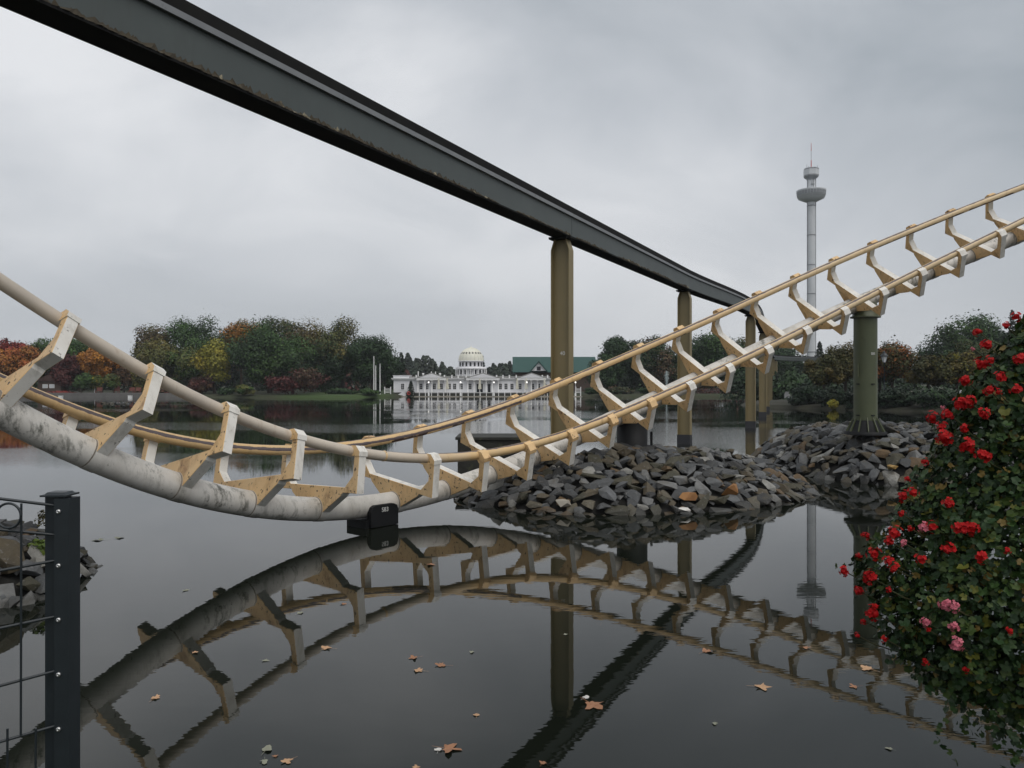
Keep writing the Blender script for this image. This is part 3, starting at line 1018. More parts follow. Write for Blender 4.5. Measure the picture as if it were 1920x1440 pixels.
def conifer(name, label, x, y, z0, Ht, W, cols, seed, n=2200, leaf=.22, power=1.0, group=None):
    rg = np.random.default_rng(seed)
    root = empty(name, (x, y, z0 - .15), label, 'tree', group)
    lev = rg.random(n) ** 1.25
    tiers = np.floor(lev * 17 + rg.normal(0, .35, n)) / 17
    z = Ht * (.08 + .92 * (lev * .6 + tiers * .4))
    rmax = W / 2 * (1 - (z / Ht)) ** power + .06
    rad = rmax * np.sqrt(rg.uniform(.25, 1.05, n))
    a = rg.uniform(0, 6.28, n) + tiers * 3
    lob = 1 + .22 * np.sin(a * 5 + tiers * 9)
    P = np.stack([np.cos(a) * rad * lob, np.sin(a) * rad * lob, z - rad * .25], 1)
    Nn = np.stack([np.cos(a) * .7, np.sin(a) * .7, np.full(n, .6)], 1) + rg.normal(size=(n, 3)) * .4
    Nn /= np.linalg.norm(Nn, axis=1)[:, None]
    V, c = leaf_cloud(P, Nn, leaf, palette(rg, (lev * 12).astype(int), cols), seed, .5)
    link('crown', cloud_mesh('crown', V, c, foliage), root)
    mb = MB(); mb.tube([(0, 0, -.3), (0, 0, Ht * .9)], [W * .05 + .05, .03], 7); mb.build('trunk', bark, root)
    return root

def shrub(name, label, x, y, z0, W, D, Ht, cols, seed, n=1800, leaf=.16, group=None, cat='shrub'):
    rg = np.random.default_rng(seed)
    P, Nn, idx, C, Rr = crown_points(rg, 1, 1, 12, n, spread=.75)
    P = P * np.array([W, D, Ht]) / np.array([1, 1, np.percentile(P[:, 2], 99)])
    V, c = leaf_cloud(P, Nn, leaf, palette(rg, idx, cols), seed)
    o = link(name, cloud_mesh(name, V, c, foliage))
    o.location = (x, y, z0 - .05)
    tag(o, label, cat, group)
    return o

DG = [(0.0242, 0.0504, 0.018), (0.033, 0.066, 0.022), (0.0176, 0.0384, 0.016)]
MG = [(0.046, 0.0936, 0.022), (0.0598, 0.1105, 0.028), (0.0345, 0.0754, 0.02)]
OL = [(0.1063, 0.1063, 0.0252), (0.0875, 0.0975, 0.0234), (0.125, 0.1025, 0.027)]
YL = [(0.238, 0.21, 0.028), (0.182, 0.182, 0.028), (0.28, 0.231, 0.03)]
OR = [(0.377, 0.1495, 0.0252), (0.3045, 0.1235, 0.0234), (0.435, 0.195, 0.0315)]
OX = [(0.378, 0.1105, 0.027), (0.308, 0.091, 0.0234), (0.28, 0.13, 0.027)]
RD = [(0.224, 0.036, 0.0286), (0.168, 0.0288, 0.0242), (0.28, 0.0504, 0.033)]
MR = [(0.09, 0.0234, 0.024), (0.072, 0.0208, 0.0216), (0.1125, 0.0338, 0.0288)]
BR = [(0.09, 0.0605, 0.03), (0.072, 0.0528, 0.028), (0.102, 0.055, 0.03)]
CF = [(.012, .022, .014), (.016, .028, .018), (.020, .030, .016)]
AU = [(0.0638, 0.0563, 0.0139), (0.0478, 0.05, 0.0139), (0.0834, 0.061, 0.0139), (0.0399, 0.0469, 0.0139)]
GL = 'trees along the left shore'
GR_ = 'trees on the far shore right of the white building'
GI = 'pruned trees on the right island'

def tr(px, ytop, wpx, Y, cols, label, seed, base=.22, n=4200, lumps=17, leaf=.24, group=GL, z0=.6, name='broadleaf_tree', lift=None):
    t_ = at(px, ytop, Y)
    Ht = t_.z - z0 + .15
    return tree(name, label, t_.x, Y, z0, Ht, wpx / 1480 * Y, Ht * base if lift is None else lift, cols, seed, n, lumps, leaf, group)
def cf(px, ytop, wpx, Y, label, seed, group=GL, cols=CF, power=1.0, z0=.6, n=1800, leaf=.22):
    t_ = at(px, ytop, Y)
    return conifer('conifer_tree', label, t_.x, Y, z0, t_.z - z0 + .15, wpx / 1480 * Y, cols, seed, n, leaf, power, group)

# back row first
cf(12, 634, 46, 170, 'dark conifer rising over the red maple at the far left edge', 101)
cf(106, 626, 40, 168, 'dark pine top just left of the leftmost white tie arm', 102)
cf(257, 634, 34, 166, 'dark pine at the left end of the tall green tree group', 103)
tr(85, 638, 78, 165, MG, 'mid green tree between the red maple and the leftmost tie arm', 104)
tr(150, 636, 84, 165, MG, 'mid green tree right behind the leftmost tie arm', 105)
tr(22, 640, 70, 158, RD, 'crimson maple at the far left edge of the shore', 106, .30)
tr(44, 652, 96, 151, OX, 'rusty orange tree in front of the crimson maple at far left', 107, .35, lumps=20)
tr(-8, 656, 70, 150, OR, 'orange tree cut by the left edge of the picture', 108, .35)
tr(128, 668, 66, 154, MR, 'dark maroon tree below the leftmost tie arm', 109, .2)
tr(190, 652, 92, 152, OR, 'amber orange tree between the first two white tie arms', 110, .32, lumps=20)
tr(232, 672, 60, 155, BR, 'brownish tree right of the amber orange one', 111, .2)
tr(291, 613, 80, 164, OL + BR, 'tall thin olive tree with reddish top at the left of the big green group', 112, .2, 3400)
tr(300, 640, 110, 156, OL, 'broad olive tree below the thin reddish topped one', 113, .15, 5200)
tr(366, 599, 150, 166, DG + MG, 'large round green oak crowning the left shore group', 114, .2, 6200, 22)
tr(350, 655, 120, 155, OL + MG, 'olive green tree filling in under the large oak', 115, .12, 5000)
tr(402, 641, 84, 147, YL, 'yellow green autumn tree in front of the large oak', 116, .25, 4200)
tr(378, 705, 74, 146, MR + BR, 'low dark red tree under the yellow green one', 117, .08, 2600)
tr(452, 604, 84, 168, OR + OL, 'orange topped tree between the oak and the big green tree', 118, .3, 3800)
tr(505, 612, 176, 148, MG + DG, 'big dense green tree in the middle of the left shore', 119, .06, 8500, 26)
tr(530, 598, 100, 168, DG + OL, 'tall green tree looking over the big dense one', 120, .25, 3800)
tr(585, 607, 112, 164, OL + BR, 'loose olive brown tree right of the big dense green one', 121, .22, 4200, 20)
tr(642, 602, 118, 160, DG + OL, 'tall dark green tree near the flagpoles', 122, .18, 5400, 20)
tr(696, 634, 112, 156, DG, 'dark green tree directly behind the flagpoles', 123, .12, 5400, 20)
tr(610, 660, 110, 157, DG, 'dark tree filling the gap above the maroon bushes', 124, .06, 4200)
tr(733, 664, 50, 162, DG, 'small dark tree at the right end of the left shore group', 125, .06, 2400)
cf(755, 666, 22, 175, 'slim dark spruce tip left of the white building', 126, n=900)
cf(816, 684, 26, 178, 'dark spruce behind the left pediment of the white building', 127, n=900)
cf(905, 668, 26, 172, 'dark conifer close behind the right side of the dome', 128, n=1000)
tr(152, 700, 36, 142.6, MG, 'small young green tree on the paved terrace', 130, .25, 1500, 10, .17, z0=.78)
tr(213, 702, 34, 142.3, MG + OL, 'second small green tree on the terrace by the loungers', 131, .25, 1500, 10, .17, z0=.78)
tr(179, 704, 30, 146, YL + MG, 'small yellow green tree between the two terrace trees', 132, .25, 1200, 10, .17)
tr(268, 690, 60, 149, OL, 'low olive tree behind the second tie arm', 133, .1, 2200)

# far shore, right of pillar 40
tr(1152, 634, 78, 158, DG, 'round dark green tree just right of pillar 40', 140, .12, 4600, 18, group=GR_)
tr(1190, 642, 50, 165, DG, 'slim dark tree between the two rounder ones right of pillar 40', 141, .1, 2600, group=GR_)
tr(1226, 634, 92, 158, BR + DG, 'brownish loose tree left of the second monorail pillar', 142, .1, 4200, 18, group=GR_)
tr(1262, 656, 60, 160, DG, 'dark tree behind the second monorail pillar', 143, .06, 2600, group=GR_)
tr(1335, 630, 132, 160, DG + MG, 'wide dark green tree between the second and third monorail pillars', 144, .08, 6400, 22, group=GR_)
tr(1393, 637, 56, 166, OL + MG, 'paler olive tree top left of the third monorail pillar', 145, .1, 2400, group=GR_)
tr(1400, 660, 84, 156, DG, 'low dark tree around the foot of the third monorail pillar', 146, .05, 3200, group=GR_)
tr(1468, 648, 100, 168, DG, 'dark tree behind the far level stretch of monorail beam', 147, .05, 4200, group=GR_)
cf(1537, 640, 36, 150, 'dark broad conifer at the foot of the observation tower', 148, GR_, power=.7)
tr(1128, 672, 60, 153, DG, 'dark low tree beside the green roofed hall', 149, .05, 2400, group=GR_)
tr(1300, 690, 90, 153, DG + BR, 'low dark tree behind the fountain', 150, .04, 2600, group=GR_)
# behind the island
tr(1806, 597, 150, 135, DG + MG, 'large dark green tree standing high behind the right island', 151, .1, 7000, 22, group=GR_)
tr(1868, 614, 50, 142, DG, 'thin dark tree beside the large one behind the island', 152, .3, 1500, group=GR_)
cf(1898, 582, 26, 140, 'slender dark cypress near the right edge above the flowers', 153, GR_, power=.45, n=1600)
tr(1932, 616, 90, 128, MG + OL, 'green tree at the right edge behind the flowers', 154, .1, 3800, group=GR_)
# island trees with low spreading crowns
for k, (px, yt, w, Y, cols, label) in enumerate([
    (1545, 668, 110, 80, AU, 'leftmost low spreading yellow brown tree on the right island'),
    (1585, 646, 118, 84, AU, 'taller yellow brown island tree left of the green column'),
    (1650, 660, 90, 86, AU + DG, 'dark yellow brown island tree partly hidden by the green column'),
    (1672, 645, 100, 82, AU + OX[:1], 'rust tipped island tree behind the lantern, right of the green column'),
    (1745, 668, 104, 78, AU, 'low golden brown island tree right of the lantern'),
    (1790, 662, 92, 76, AU + YL[:1], 'yellowest island tree right of the low golden one'),
    (1842, 644, 120, 80, AU + DG, 'broad olive island tree just left of the flowers'),
    (1905, 650, 110, 74, AU + DG, 'olive island tree mostly hidden behind the flowers')]):
    tr(px, yt, w, Y, cols, label, 160 + k, n=4600, lumps=20, leaf=.14, group=GI, name='pruned_tree', lift=1.75)

# shrubs
for k, (px, yt, w, Y, cols, lab) in enumerate([
    (532, 706, 70, 139.5, MR, 'left of two rounded maroon bushes on the lawn edge'),
    (576, 692, 84, 141, MR + BR, 'taller right one of two rounded maroon bushes on the lawn edge'),
    (456, 723, 44, 138.5, OL + MG, 'olive green bush at the water left of the maroon bushes'),
    (425, 728, 40, 141, DG, 'low dark bush at the water under the yellow green tree'),
    (340, 727, 60, 144.5, DG + MR, 'low dark bush on the bank behind the third tie arm'),
    (300, 730, 40, 144, MR + DG, 'low reddish bush at the right end of the terrace'),
    (110, 734, 60, 146, MR + RD, 'low dark red hedge at the left end of the terrace'),
    (640, 729, 60, 143, DG, 'low clipped hedge on the lawn left of the flagpoles'),
    (690, 730, 44, 143, DG + MG, 'low hedge on the lawn at the foot of the flagpoles'),
    (1110, 728, 40, 147, DG, 'dark bush at the right end of the white building terrace'),
    (1160, 726, 70, 148, DG + BR, 'brownish undergrowth on the bank right of pillar 40'),
    (1225, 726, 70, 148, DG, 'dark undergrowth on the bank below the fountain tree'),
    (1512, 725, 74, 77.6, CF + DG[2:], 'dark evergreen bush at the left tip of the island'),
    (1562, 729, 84, 75.2, CF + DG[2:], 'dark evergreen bush on the island shore left of the green column'),
    (1562, 750, 22, 73.9, YL, 'small yellowing bush at the island waterline'),
    (1612, 731, 76, 73.0, CF + DG[2:], 'low bush on the island just left of the green column'),
    (1676, 730, 88, 70.5, CF + DG[2:], 'dark bush on the island just right of the green column'),
    (1750, 730, 116, 68.7, DG + CF, 'wide dark hedge bush on the island right of the column'),
    (1828, 734, 104, 67.2, CF + DG[2:], 'dark hedge bush on the island left of the flowers'),
    (1895, 733, 104, 66.4, CF + DG[2:], 'dark island bush behind the flowers')]):
    t_ = at(px, yt, Y)
    zs = .45 if Y > 100 else .02
    shrub('shrub', lab, t_.x, Y, zs, w / 1480 * Y, w / 1480 * Y * (.7 if Y > 100 else .5), t_.z - zs + .05, cols, 200 + k, n=(2000 if Y > 100 else 4200) if w > 40 else 900, leaf=.20 if Y > 100 else .11, group='shrubs along the shores')

# far woods fading in the haze
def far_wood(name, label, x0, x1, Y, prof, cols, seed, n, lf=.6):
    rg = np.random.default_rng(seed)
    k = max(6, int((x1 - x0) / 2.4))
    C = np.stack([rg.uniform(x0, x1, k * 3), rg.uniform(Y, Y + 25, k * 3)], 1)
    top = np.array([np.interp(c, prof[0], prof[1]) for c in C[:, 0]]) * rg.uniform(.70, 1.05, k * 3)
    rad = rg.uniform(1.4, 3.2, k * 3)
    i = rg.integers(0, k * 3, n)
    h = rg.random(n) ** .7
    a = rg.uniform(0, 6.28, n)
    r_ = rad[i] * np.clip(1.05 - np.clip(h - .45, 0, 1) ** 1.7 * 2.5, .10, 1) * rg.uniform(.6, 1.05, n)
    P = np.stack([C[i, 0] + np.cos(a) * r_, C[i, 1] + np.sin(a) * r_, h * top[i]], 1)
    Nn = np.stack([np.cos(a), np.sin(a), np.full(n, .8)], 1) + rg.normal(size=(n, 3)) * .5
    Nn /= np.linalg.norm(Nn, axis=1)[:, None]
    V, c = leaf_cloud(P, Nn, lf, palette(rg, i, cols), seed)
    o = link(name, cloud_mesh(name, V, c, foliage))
    tag(o, label, 'wood', None, 'stuff')
far_wood('far_wood', 'hazy distant wood behind the white building', -62, 10, 300, ([-62, -40, -33, -27, -23, -18, -10, 0, 10], [17, 14, 13.5, 12, 8, 12, 11, 10.5, 11]), [(.03, .045, .03), (.04, .05, .032)], 301, 26000)
far_wood('far_wood', 'hazy distant wood beyond the right island', 120, 215, 270, ([120, 140, 155, 170, 215], [9, 13, 16, 16, 14]), [(.03, .045, .03), (.04, .05, .03)], 302, 20000)
far_wood('far_wood', 'hazy distant wood at the left edge beyond the maples', -240, -80, 330, ([-240, -80], [14, 14]), [(.03, .045, .03), (.04, .05, .03)], 303, 20000)

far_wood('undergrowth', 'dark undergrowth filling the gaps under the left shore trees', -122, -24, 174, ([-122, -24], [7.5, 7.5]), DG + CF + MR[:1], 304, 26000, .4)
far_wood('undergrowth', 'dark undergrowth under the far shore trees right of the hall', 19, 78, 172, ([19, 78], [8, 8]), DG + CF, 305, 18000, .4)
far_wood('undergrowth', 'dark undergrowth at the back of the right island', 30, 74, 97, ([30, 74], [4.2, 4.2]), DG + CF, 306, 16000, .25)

# ------------------------------------------------------------------ white lakeside building
BY = 150.6
def bx_(px): return (px - 960) / 9.87
def bz_(y): return H - (y - 720) / 9.87
wh = empty('lakeside_pavilion', (0, BY, 0), 'long white columned pavilion with a ribbed dome at the far waterside', 'building')
def part(name, fn, mats, parent=wh):
    mb = MB(); fn(mb); return mb.build(name, mats, parent)
XL, XR = bx_(737), bx_(1031)
part('terrace_base', lambda m: (m.bx(bx_(690), XR + 6, -2.6, 10, -.9, .12),), stone_pale)
part('deck_shade', lambda m: m.bx(XL + .5, XR - .4, -1.0, 9.5, .12, .78), concrete_dark)  # dark solid painted in for the shadowed void below the pavilion floor
wall = part('wall', lambda m: (m.bx(XL, XR, 0, 9.5, .80, 3.25),), facade)
part('cornice', lambda m: (m.bx(XL - .3, XR + .3, -.32, 9.7, 3.25, 3.42), m.bx(XL - .18, XR + .18, -.18, 9.6, 3.10, 3.245), m.bx(XL - .42, XR + .42, -.45, 9.8, 3.425, 3.52)), facade_trim)
part('roof', lambda m: m.bx(XL, XR, .2, 9.4, 3.52, 3.82), lead_roof)
part('side_block', lambda m: (m.bx(XL - .05, bx_(766), -.10, 4.0, 3.53, 4.0), m.bx(XL - .15, bx_(766) + .1, -.2, 4.1, 4.003, 4.08)), facade)
# parapet posts and rail
for px in (780, 833, 847, 859, 874, 931, 943, 955, 968, 1017, 1027):
    part('parapet_post', lambda m: m.bx(bx_(px) - .13, bx_(px) + .13, -.30, -.04, 3.523, 4.12), facade_trim)
part('parapet', lambda m: (m.bx(bx_(780), XR, -.22, -.12, 3.62, 3.70), m.bx(bx_(780), XR, -.22, -.12, 3.82, 3.90)), lead_roof)
# chimneys and urns on the roof
for px, h_ in ((781, .95), (806, .9), (814, .9)):
    part('chimney', lambda m: m.bx(bx_(px) - .09, bx_(px) + .09, 2.0, 2.2, 3.8, 3.9 + h_), facade_trim)
for px in (791.5, 823.5):
    part('roof_urn', lambda m: m.lathe([(.10, 0), (.06, .2), (.21, .42), (.24, .62), (.13, .70)], (bx_(px), 1.0, 3.8), 10), facade_trim)
# porticoes
def portico(p0, p1, pk, cols):
    x0, x1, xm = bx_(p0), bx_(p1), bx_(pk)
    part('entablature', lambda m: m.bx(x0, x1, -1.0, -.455, 3.12, 3.50), facade_trim)
    def ped(m):
        m.prism([(x0 - .3, 3.50), (x1 + .3, 3.50), (xm, 4.56)], (0, -.62, 0), (1, 0, 0), (0, 0, 1), (0, 1, 0), .75)
    pd = part('pediment', ped, lead_roof)
    def tym(m):
        m.prism([(x0 + .5, 3.56), (x1 - .5, 3.56), (xm, 4.36)], (0, -1.02, 0), (1, 0, 0), (0, 0, 1), (0, 1, 0), .04)
    part('tympanum', tym, facade, pd)
    for c in cols:
        cl = part('column', lambda m: (m.lathe([(.17, .80), (.17, .92), (.125, .95), (.105, 2.90), (.16, 2.98)], (bx_(c), -.75, 0), 12), m.bx(bx_(c) - .2, bx_(c) + .2, -.93, -.57, 2.982, 3.118)), facade_trim)
portico(781, 837, 809.5, (783.5, 796.7, 809.7, 834.5))
portico(874, 937, 905.5, (877, 889, 911.5, 923, 934.5))
portico(969, 1024, 996.5, (984, 996, 1008, 1021))
part('porch_floor', lambda m: (m.bx(bx_(778), bx_(1026), -1.05, -.002, .70, .79),), facade)
# windows
for px in (754, 788.7, 801, 813.7, 827, 842, 852, 864.4, 881, 938, 948.7, 960, 975, 987, 999, 1010, 1022):
    x = bx_(px)
    w = part('window', lambda m: (m.bx(x - .32, x - .28, -.06, -.003, 1.40, 2.48), m.bx(x + .28, x + .32, -.06, -.003, 1.40, 2.48), m.bx(x - .28, x + .28, -.06, -.003, 2.45, 2.48), m.bx(x - .33, x + .33, -.09, -.003, 1.33, 1.40),
                                  m.bx(x - .015, x + .015, -.045, -.02, 1.40, 2.42), m.bx(x - .25, x - .016, -.045, -.02, 1.74, 1.77), m.bx(x + .016, x + .25, -.045, -.02, 1.74, 1.77), m.bx(x - .25, x - .016, -.045, -.02, 2.08, 2.11), m.bx(x + .016, x + .25, -.045, -.02, 2.08, 2.11)), facade_trim)
    part('pane', lambda m: m.bx(x - .28, x + .28, -.018, -.003, 1.40, 2.45), window_dark, w)
for px in (896, 902.5, 917):
    x = bx_(px)
    part('door', lambda m: m.bx(x - .26, x + .26, -.05, -.003, .80, 2.45), window_dark)
# steps at the left end
part('steps', lambda m: m.prism([(bx_(744), .12), (bx_(762), .12), (bx_(762), 1.25)], (0, -1.5, 0), (1, 0, 0), (0, 0, 1), (0, 1, 0), .9), facade)
# waterside railing: slim posts and rails
for k, px in enumerate(np.arange(777, 1031, 11.3)):
    part('railing_post', lambda m: m.bx(bx_(px) - .065, bx_(px) + .065, -2.5, -2.38, .12, .95), facade_trim)
part('railing', lambda m: (m.bx(bx_(777), bx_(1030), -2.47, -2.41, .80, .86),), lead_roof)
# drums and dome
xd, yd = bx_(880.7), 4.6
part('lower_drum', lambda m: (m.lathe([(2.85, 3.8), (2.85, 5.3), (3.1, 5.32), (3.1, 5.5), (2.95, 5.52), (2.95, 5.72)], (xd, yd, 0), 40)), facade)
part('upper_drum', lambda m: (m.lathe([(2.35, 5.5), (2.35, 6.75), (2.5, 6.78), (2.5, 6.95), (2.2, 6.97)], (xd, yd, 0), 40)), facade)
dome = part('dome', lambda m: m.lathe([(2.42 * math.cos(a), 6.95 + 2.55 * math.sin(a)) for a in np.linspace(0, 1.47, 12)] + [(.22, 9.53), (.18, 9.68), (.05, 9.72), (.03, 10.0)], (xd, yd, 0), 40), dome_paint)
for k in range(20):
    a = 2 * math.pi * k / 20 + .05
    def rib(m):
        pts = [(xd + 2.44 * math.cos(q) * math.cos(a), yd + 2.44 * math.cos(q) * math.sin(a), 6.96 + 2.57 * math.sin(q)) for q in np.linspace(.02, 1.45, 9)]
        m.tube(pts, .055, 5)
    part('rib', rib, dome_paint, dome)
    if math.sin(a + math.pi / 20) < .25:
        b_ = a + math.pi / 20
        q = .62
        o = part('oval_window', lambda m: m.lathe([(0, 0), (.15, 0), (.15, .04)], (0, 0, 0), 10), window_dark, dome)
        nv = Vector((math.cos(q) * math.cos(b_), math.cos(q) * math.sin(b_), math.sin(q)))
        o.matrix_local = Matrix.Translation(Vector((xd, yd, 6.95)) + Vector((nv.x * 2.42, nv.y * 2.42, nv.z * 2.55)) * 1.0) @ nv.to_track_quat('Z', 'Y').to_matrix().to_4x4() @ Matrix.Diagonal((1, 1.5, 1, 1))
def arch(m, cx_, cz, w, h_):
    pr = [(-w, 0), (w, 0), (w, h_ - w)] + [(w * math.cos(t_), h_ - w + w * math.sin(t_)) for t_ in np.linspace(.4, math.pi - .4, 5)] + [(-w, h_ - w)]
    m.prism(pr, (0, 0, 0), (1, 0, 0), (0, 0, 1), (0, 1, 0), .05)
for rad, z_, cnt, w_, h_ in ((2.86, 4.3, 18, .17, .85), (2.36, 5.85, 18, .17, .8)):
    for k in range(cnt):
        a = 2 * math.pi * (k + .5) / cnt
        if math.sin(a) > .25: continue
        o = part('arched_window', lambda m: arch(m, 0, 0, w_, h_), window_dark)
        o.location = (xd + rad * math.cos(a), yd + rad * math.sin(a), z_)
        o.rotation_euler = (0, 0, a + math.pi / 2)
for k in range(24):
    a = 2 * math.pi * k / 24
    if math.sin(a) > .25: continue
    part('drum_column', lambda m: m.lathe([(.08, 3.8), (.07, 5.3)], (xd + 3.02 * math.cos(a), yd + 3.02 * math.sin(a), 0), 8), facade_trim)

# green roofed hall behind
hl = empty('green_roofed_hall', (9.5, 172, 0), 'large hall with a dark green roof and a gabled dormer behind the pavilion', 'building')
kx = 172 / 1480
hx0, hx1 = (961 - 960) * kx - 9.5, (1122 - 960) * kx - 9.5
zr, ze = H + (720 - 667) * kx, H + (720 - 698) * kx
part('wall', lambda m: m.bx(hx0 + .6, hx1 - .6, 1.0, 13, .3, ze + .2), brick_brown, hl)
part('roof', lambda m: m.prism([(0, ze), (14, ze), (7, zr)], ((hx0 + hx1) / 2, 0, 0), (0, 1, 0), (0, 0, 1), (1, 0, 0), hx1 - hx0), green_roof, hl)
dx = (1010 - 960) * kx - 9.5
dm = part('dormer', lambda m: m.prism([(-1.5, ze + .3), (1.5, ze + .3), (1.5, ze + .5), (0, ze + 2.2), (-1.5, ze + .5)], (dx, .8, 0), (1, 0, 0), (0, 0, 1), (0, 1, 0), 2.6), facade, hl)
part('dormer_roof', lambda m: (m.prism([(-2.0, ze + .15), (-1.75, ze + .12), (0, ze + 2.12), (1.75, ze + .12), (2.0, ze + .15), (0, ze + 2.55)], (dx, .7, 0), (1, 0, 0), (0, 0, 1), (0, 1, 0), 3.2)), green_roof, dm)
part('dormer_window', lambda m: (m.bx(dx - .42, dx + .42, -.56, -.52, ze + .42, ze + 1.25)), window_dark, dm)

# closed parasols on the terrace
def parasol(px, lab, yt=709, first=[None]):
    x = bx_(px)
    if first[0] is None:
        r_ = empty('closed_parasol', (x, BY - 1.7, .12), lab, 'parasol', 'closed parasols on the pavilion terrace')
        mb = MB(); mb.tube([(0, 0, 0), (0, 0, 3.3)], .035, 8); mb.build('pole', facade_trim, r_)
        mb = MB(); pr = []
        n = 16
        prf = [(.03, 3.42), (.09, 3.3), (.17, 2.6), (.26, 1.7), (.30, 1.35), (.12, 1.30)]
        vv = []
        for k in range(n):
            for rr_, z_ in prf:
                q = rr_ * (1.15 if k % 2 else .72)
                vv.append((q * math.cos(2 * math.pi * k / n), q * math.sin(2 * math.pi * k / n), z_))
        m_n = len(prf)
        mb.add(vv, [(k * m_n + i, ((k + 1) % n) * m_n + i, ((k + 1) % n) * m_n + i + 1, k * m_n + i + 1) for k in range(n) for i in range(m_n - 1)])
        mb.build('folded_canopy', canvas_mat, r_)
        mb = MB(); mb.box((0, 0, .05), (.5, .5, .1)); mb.build('base', stone_pale, r_)
        first[0] = r_
    else:
        r_ = copy_tree(first[0]); r_.location = (x, BY - 1.7, .12); r_['label'] = lab
    return r_
parasol(823.5, 'closed cream parasol at the right end of the left pediment')
parasol(839.5, 'closed cream parasol second from left, beside the left pediment corner')
parasol(900, 'closed cream parasol in the middle, before the dark doorway')
parasol(969.5, 'closed cream parasol at the left corner of the right pediment')
parasol(986.5, 'closed cream parasol under the left slope of the right pediment')
parasol(1020.5, 'rightmost closed cream parasol, beside pillar 40')
# lit globe lamps on the waterside railing
def globe_lamp(x, y, z, h_, lab, group='lit globe lamps by the pavilion'):
    r_ = empty('globe_lamp', (x, y, z), lab, 'lamp', group)
    mb = MB(); mb.lathe([(.16, 0), (.16, .5), (.07, .6), (.05, h_ - .15), (.09, h_ - .12), (.03, h_ - .08)], seg=10); mb.build('post', facade_trim, r_)
    mb = MB(); mb.lathe([(.02, h_ - .11), (.12, h_ - .05), (.15, h_ + .05), (.10, h_ + .15), (.0, h_ + .19)], seg=12); mb.build('globe', glow_mat, r_)
for px, lab in ((806, 'lit globe lamp in front of the left pediment'), (865, 'lit globe lamp between the left and middle pediments'), (926.5, 'lit globe lamp by the right end of the middle pediment'), (987.5, 'lit globe lamp in front of the right pediment'), (1078, 'lit globe lamp on the landing right of pillar 40')):
    globe_lamp(bx_(px), BY - 2.9 if px < 1060 else BY - 2.0, .12, 2.55, lab)
cf(770.5, 714, 15, 148.2, 'small dark conical fir in front of the pavilion left wing', 129, 'firs at the pavilion', power=.6, z0=.12, n=1100, leaf=.13)
# red lifebuoy post
rb = empty('lifebuoy_stand', (bx_(769.5), BY - 2.9, .12), 'red lifebuoy stand at the water in front of the small dark fir', 'lifebuoy stand')
mb = MB(); mb.tube([(0, 0, 0), (0, 0, .8)], .05, 8); mb.build('post', red_paint, rb)
mb = MB()
mb.tube([(.28 * math.cos(a), -.08, .55 + .28 * math.sin(a)) for a in np.linspace(0, 2 * math.pi, 19)], .085, 8, caps=False); mb.build('lifebuoy', red_paint, rb)
# white landing gate left of the building and railing right of pillar 40
for px, w_, lab in ((729, 11, 'small white landing gate at the left end of the pavilion'), (1083, 9, 'small white landing gate right of pillar 40')):
    g_ = empty('landing_gate', (bx_(px), BY - 2.0, .12), lab, 'gate')
    hw = w_ / 9.87 / 2
    for sg in (-1, 1):
        mb = MB(); mb.bx(sg * hw - .09, sg * hw + .09, -.09, .09, -.4, 1.75); mb.build('post', facade_trim, g_)
    mb = MB(); mb.bx(-hw + .09, hw - .09, -.03, .03, 1.3, 1.4); mb.bx(-hw + .09, hw - .09, -.03, .03, .65, .75); mb.build('rail', facade_trim, g_)
    mb = MB()
    for q in np.linspace(-hw + .2, hw - .2, 6): mb.bx(q - .02, q + .02, -.02, .02, .752, 1.298)
    mb.build('baluster_panel', facade_trim, g_)
# flagpoles
for px, yt, lab in ((701, 669, 'tallest pale flagpole left of the pavilion'), (704.5, 686, 'short pale flagpole right beside the tallest one'), (712.5, 683, 'pale flagpole nearest to the pavilion')):
    t_ = at(px, yt, 146)
    f_ = empty('flagpole', (t_.x, 146, .5), lab, 'flagpole', 'flagpoles left of the pavilion')
    mb = MB(); mb.tube([(0, 0, -.2), (0, 0, t_.z - .5)], [.11, .07], 8); mb.build('pole', facade_trim, f_)
    mb = MB(); mb.lathe([(0, t_.z - .52), (.10, t_.z - .45), (0, t_.z - .36)], seg=8); mb.build('finial', facade_trim, f_)

# ------------------------------------------------------------------ observation tower
TY = 209
k_ = TY / 1480
tw = empty('observation_tower', ((1521 - 960) * k_, TY, 0), 'tall slim white observation tower with a ring cabin and red mast', 'tower')
def tz(y): return H - (y - 720) * k_
sh = part('shaft', lambda m: m.lathe([(1.05, 0), (1.05, tz(332))], seg=28), tower_white, tw)
for y in (386, 441, 497, 551, 605, 660):
    part('shaft_ring', lambda m: m.lathe([(1.05, -.12), (1.11, -.12), (1.11, .12), (1.05, .12)], (0, 0, tz(y)), 28), tower_grey, sh)
part('guide_rail', lambda m: (m.bx(.98, 1.16, -.35, -.05, 0, tz(332)), m.bx(-1.16, -.98, -.35, -.05, 0, tz(332))), tower_grey, tw)
zc_ = tz(366)
cb = part('cabin', lambda m: m.lathe([(1.12, -1.9), (1.5, -1.75), (3.3, -.9), (3.35, -.55), (3.5, -.5), (3.72, 1.1), (3.75, 1.25), (3.3, 1.35), (1.12, 1.4)], (0, 0, zc_), 36), tower_white, tw)
for k in range(30):
    a = 2 * math.pi * k / 30
    o = part('cabin_window', lambda m: m.bx(-.32, .32, -.05, .05, -.42, .55), tower_grey, cb)
    o.location = (3.60 * math.cos(a), 3.60 * math.sin(a), zc_ + .32); o.rotation_euler = (R(6), 0, a + math.pi / 2)
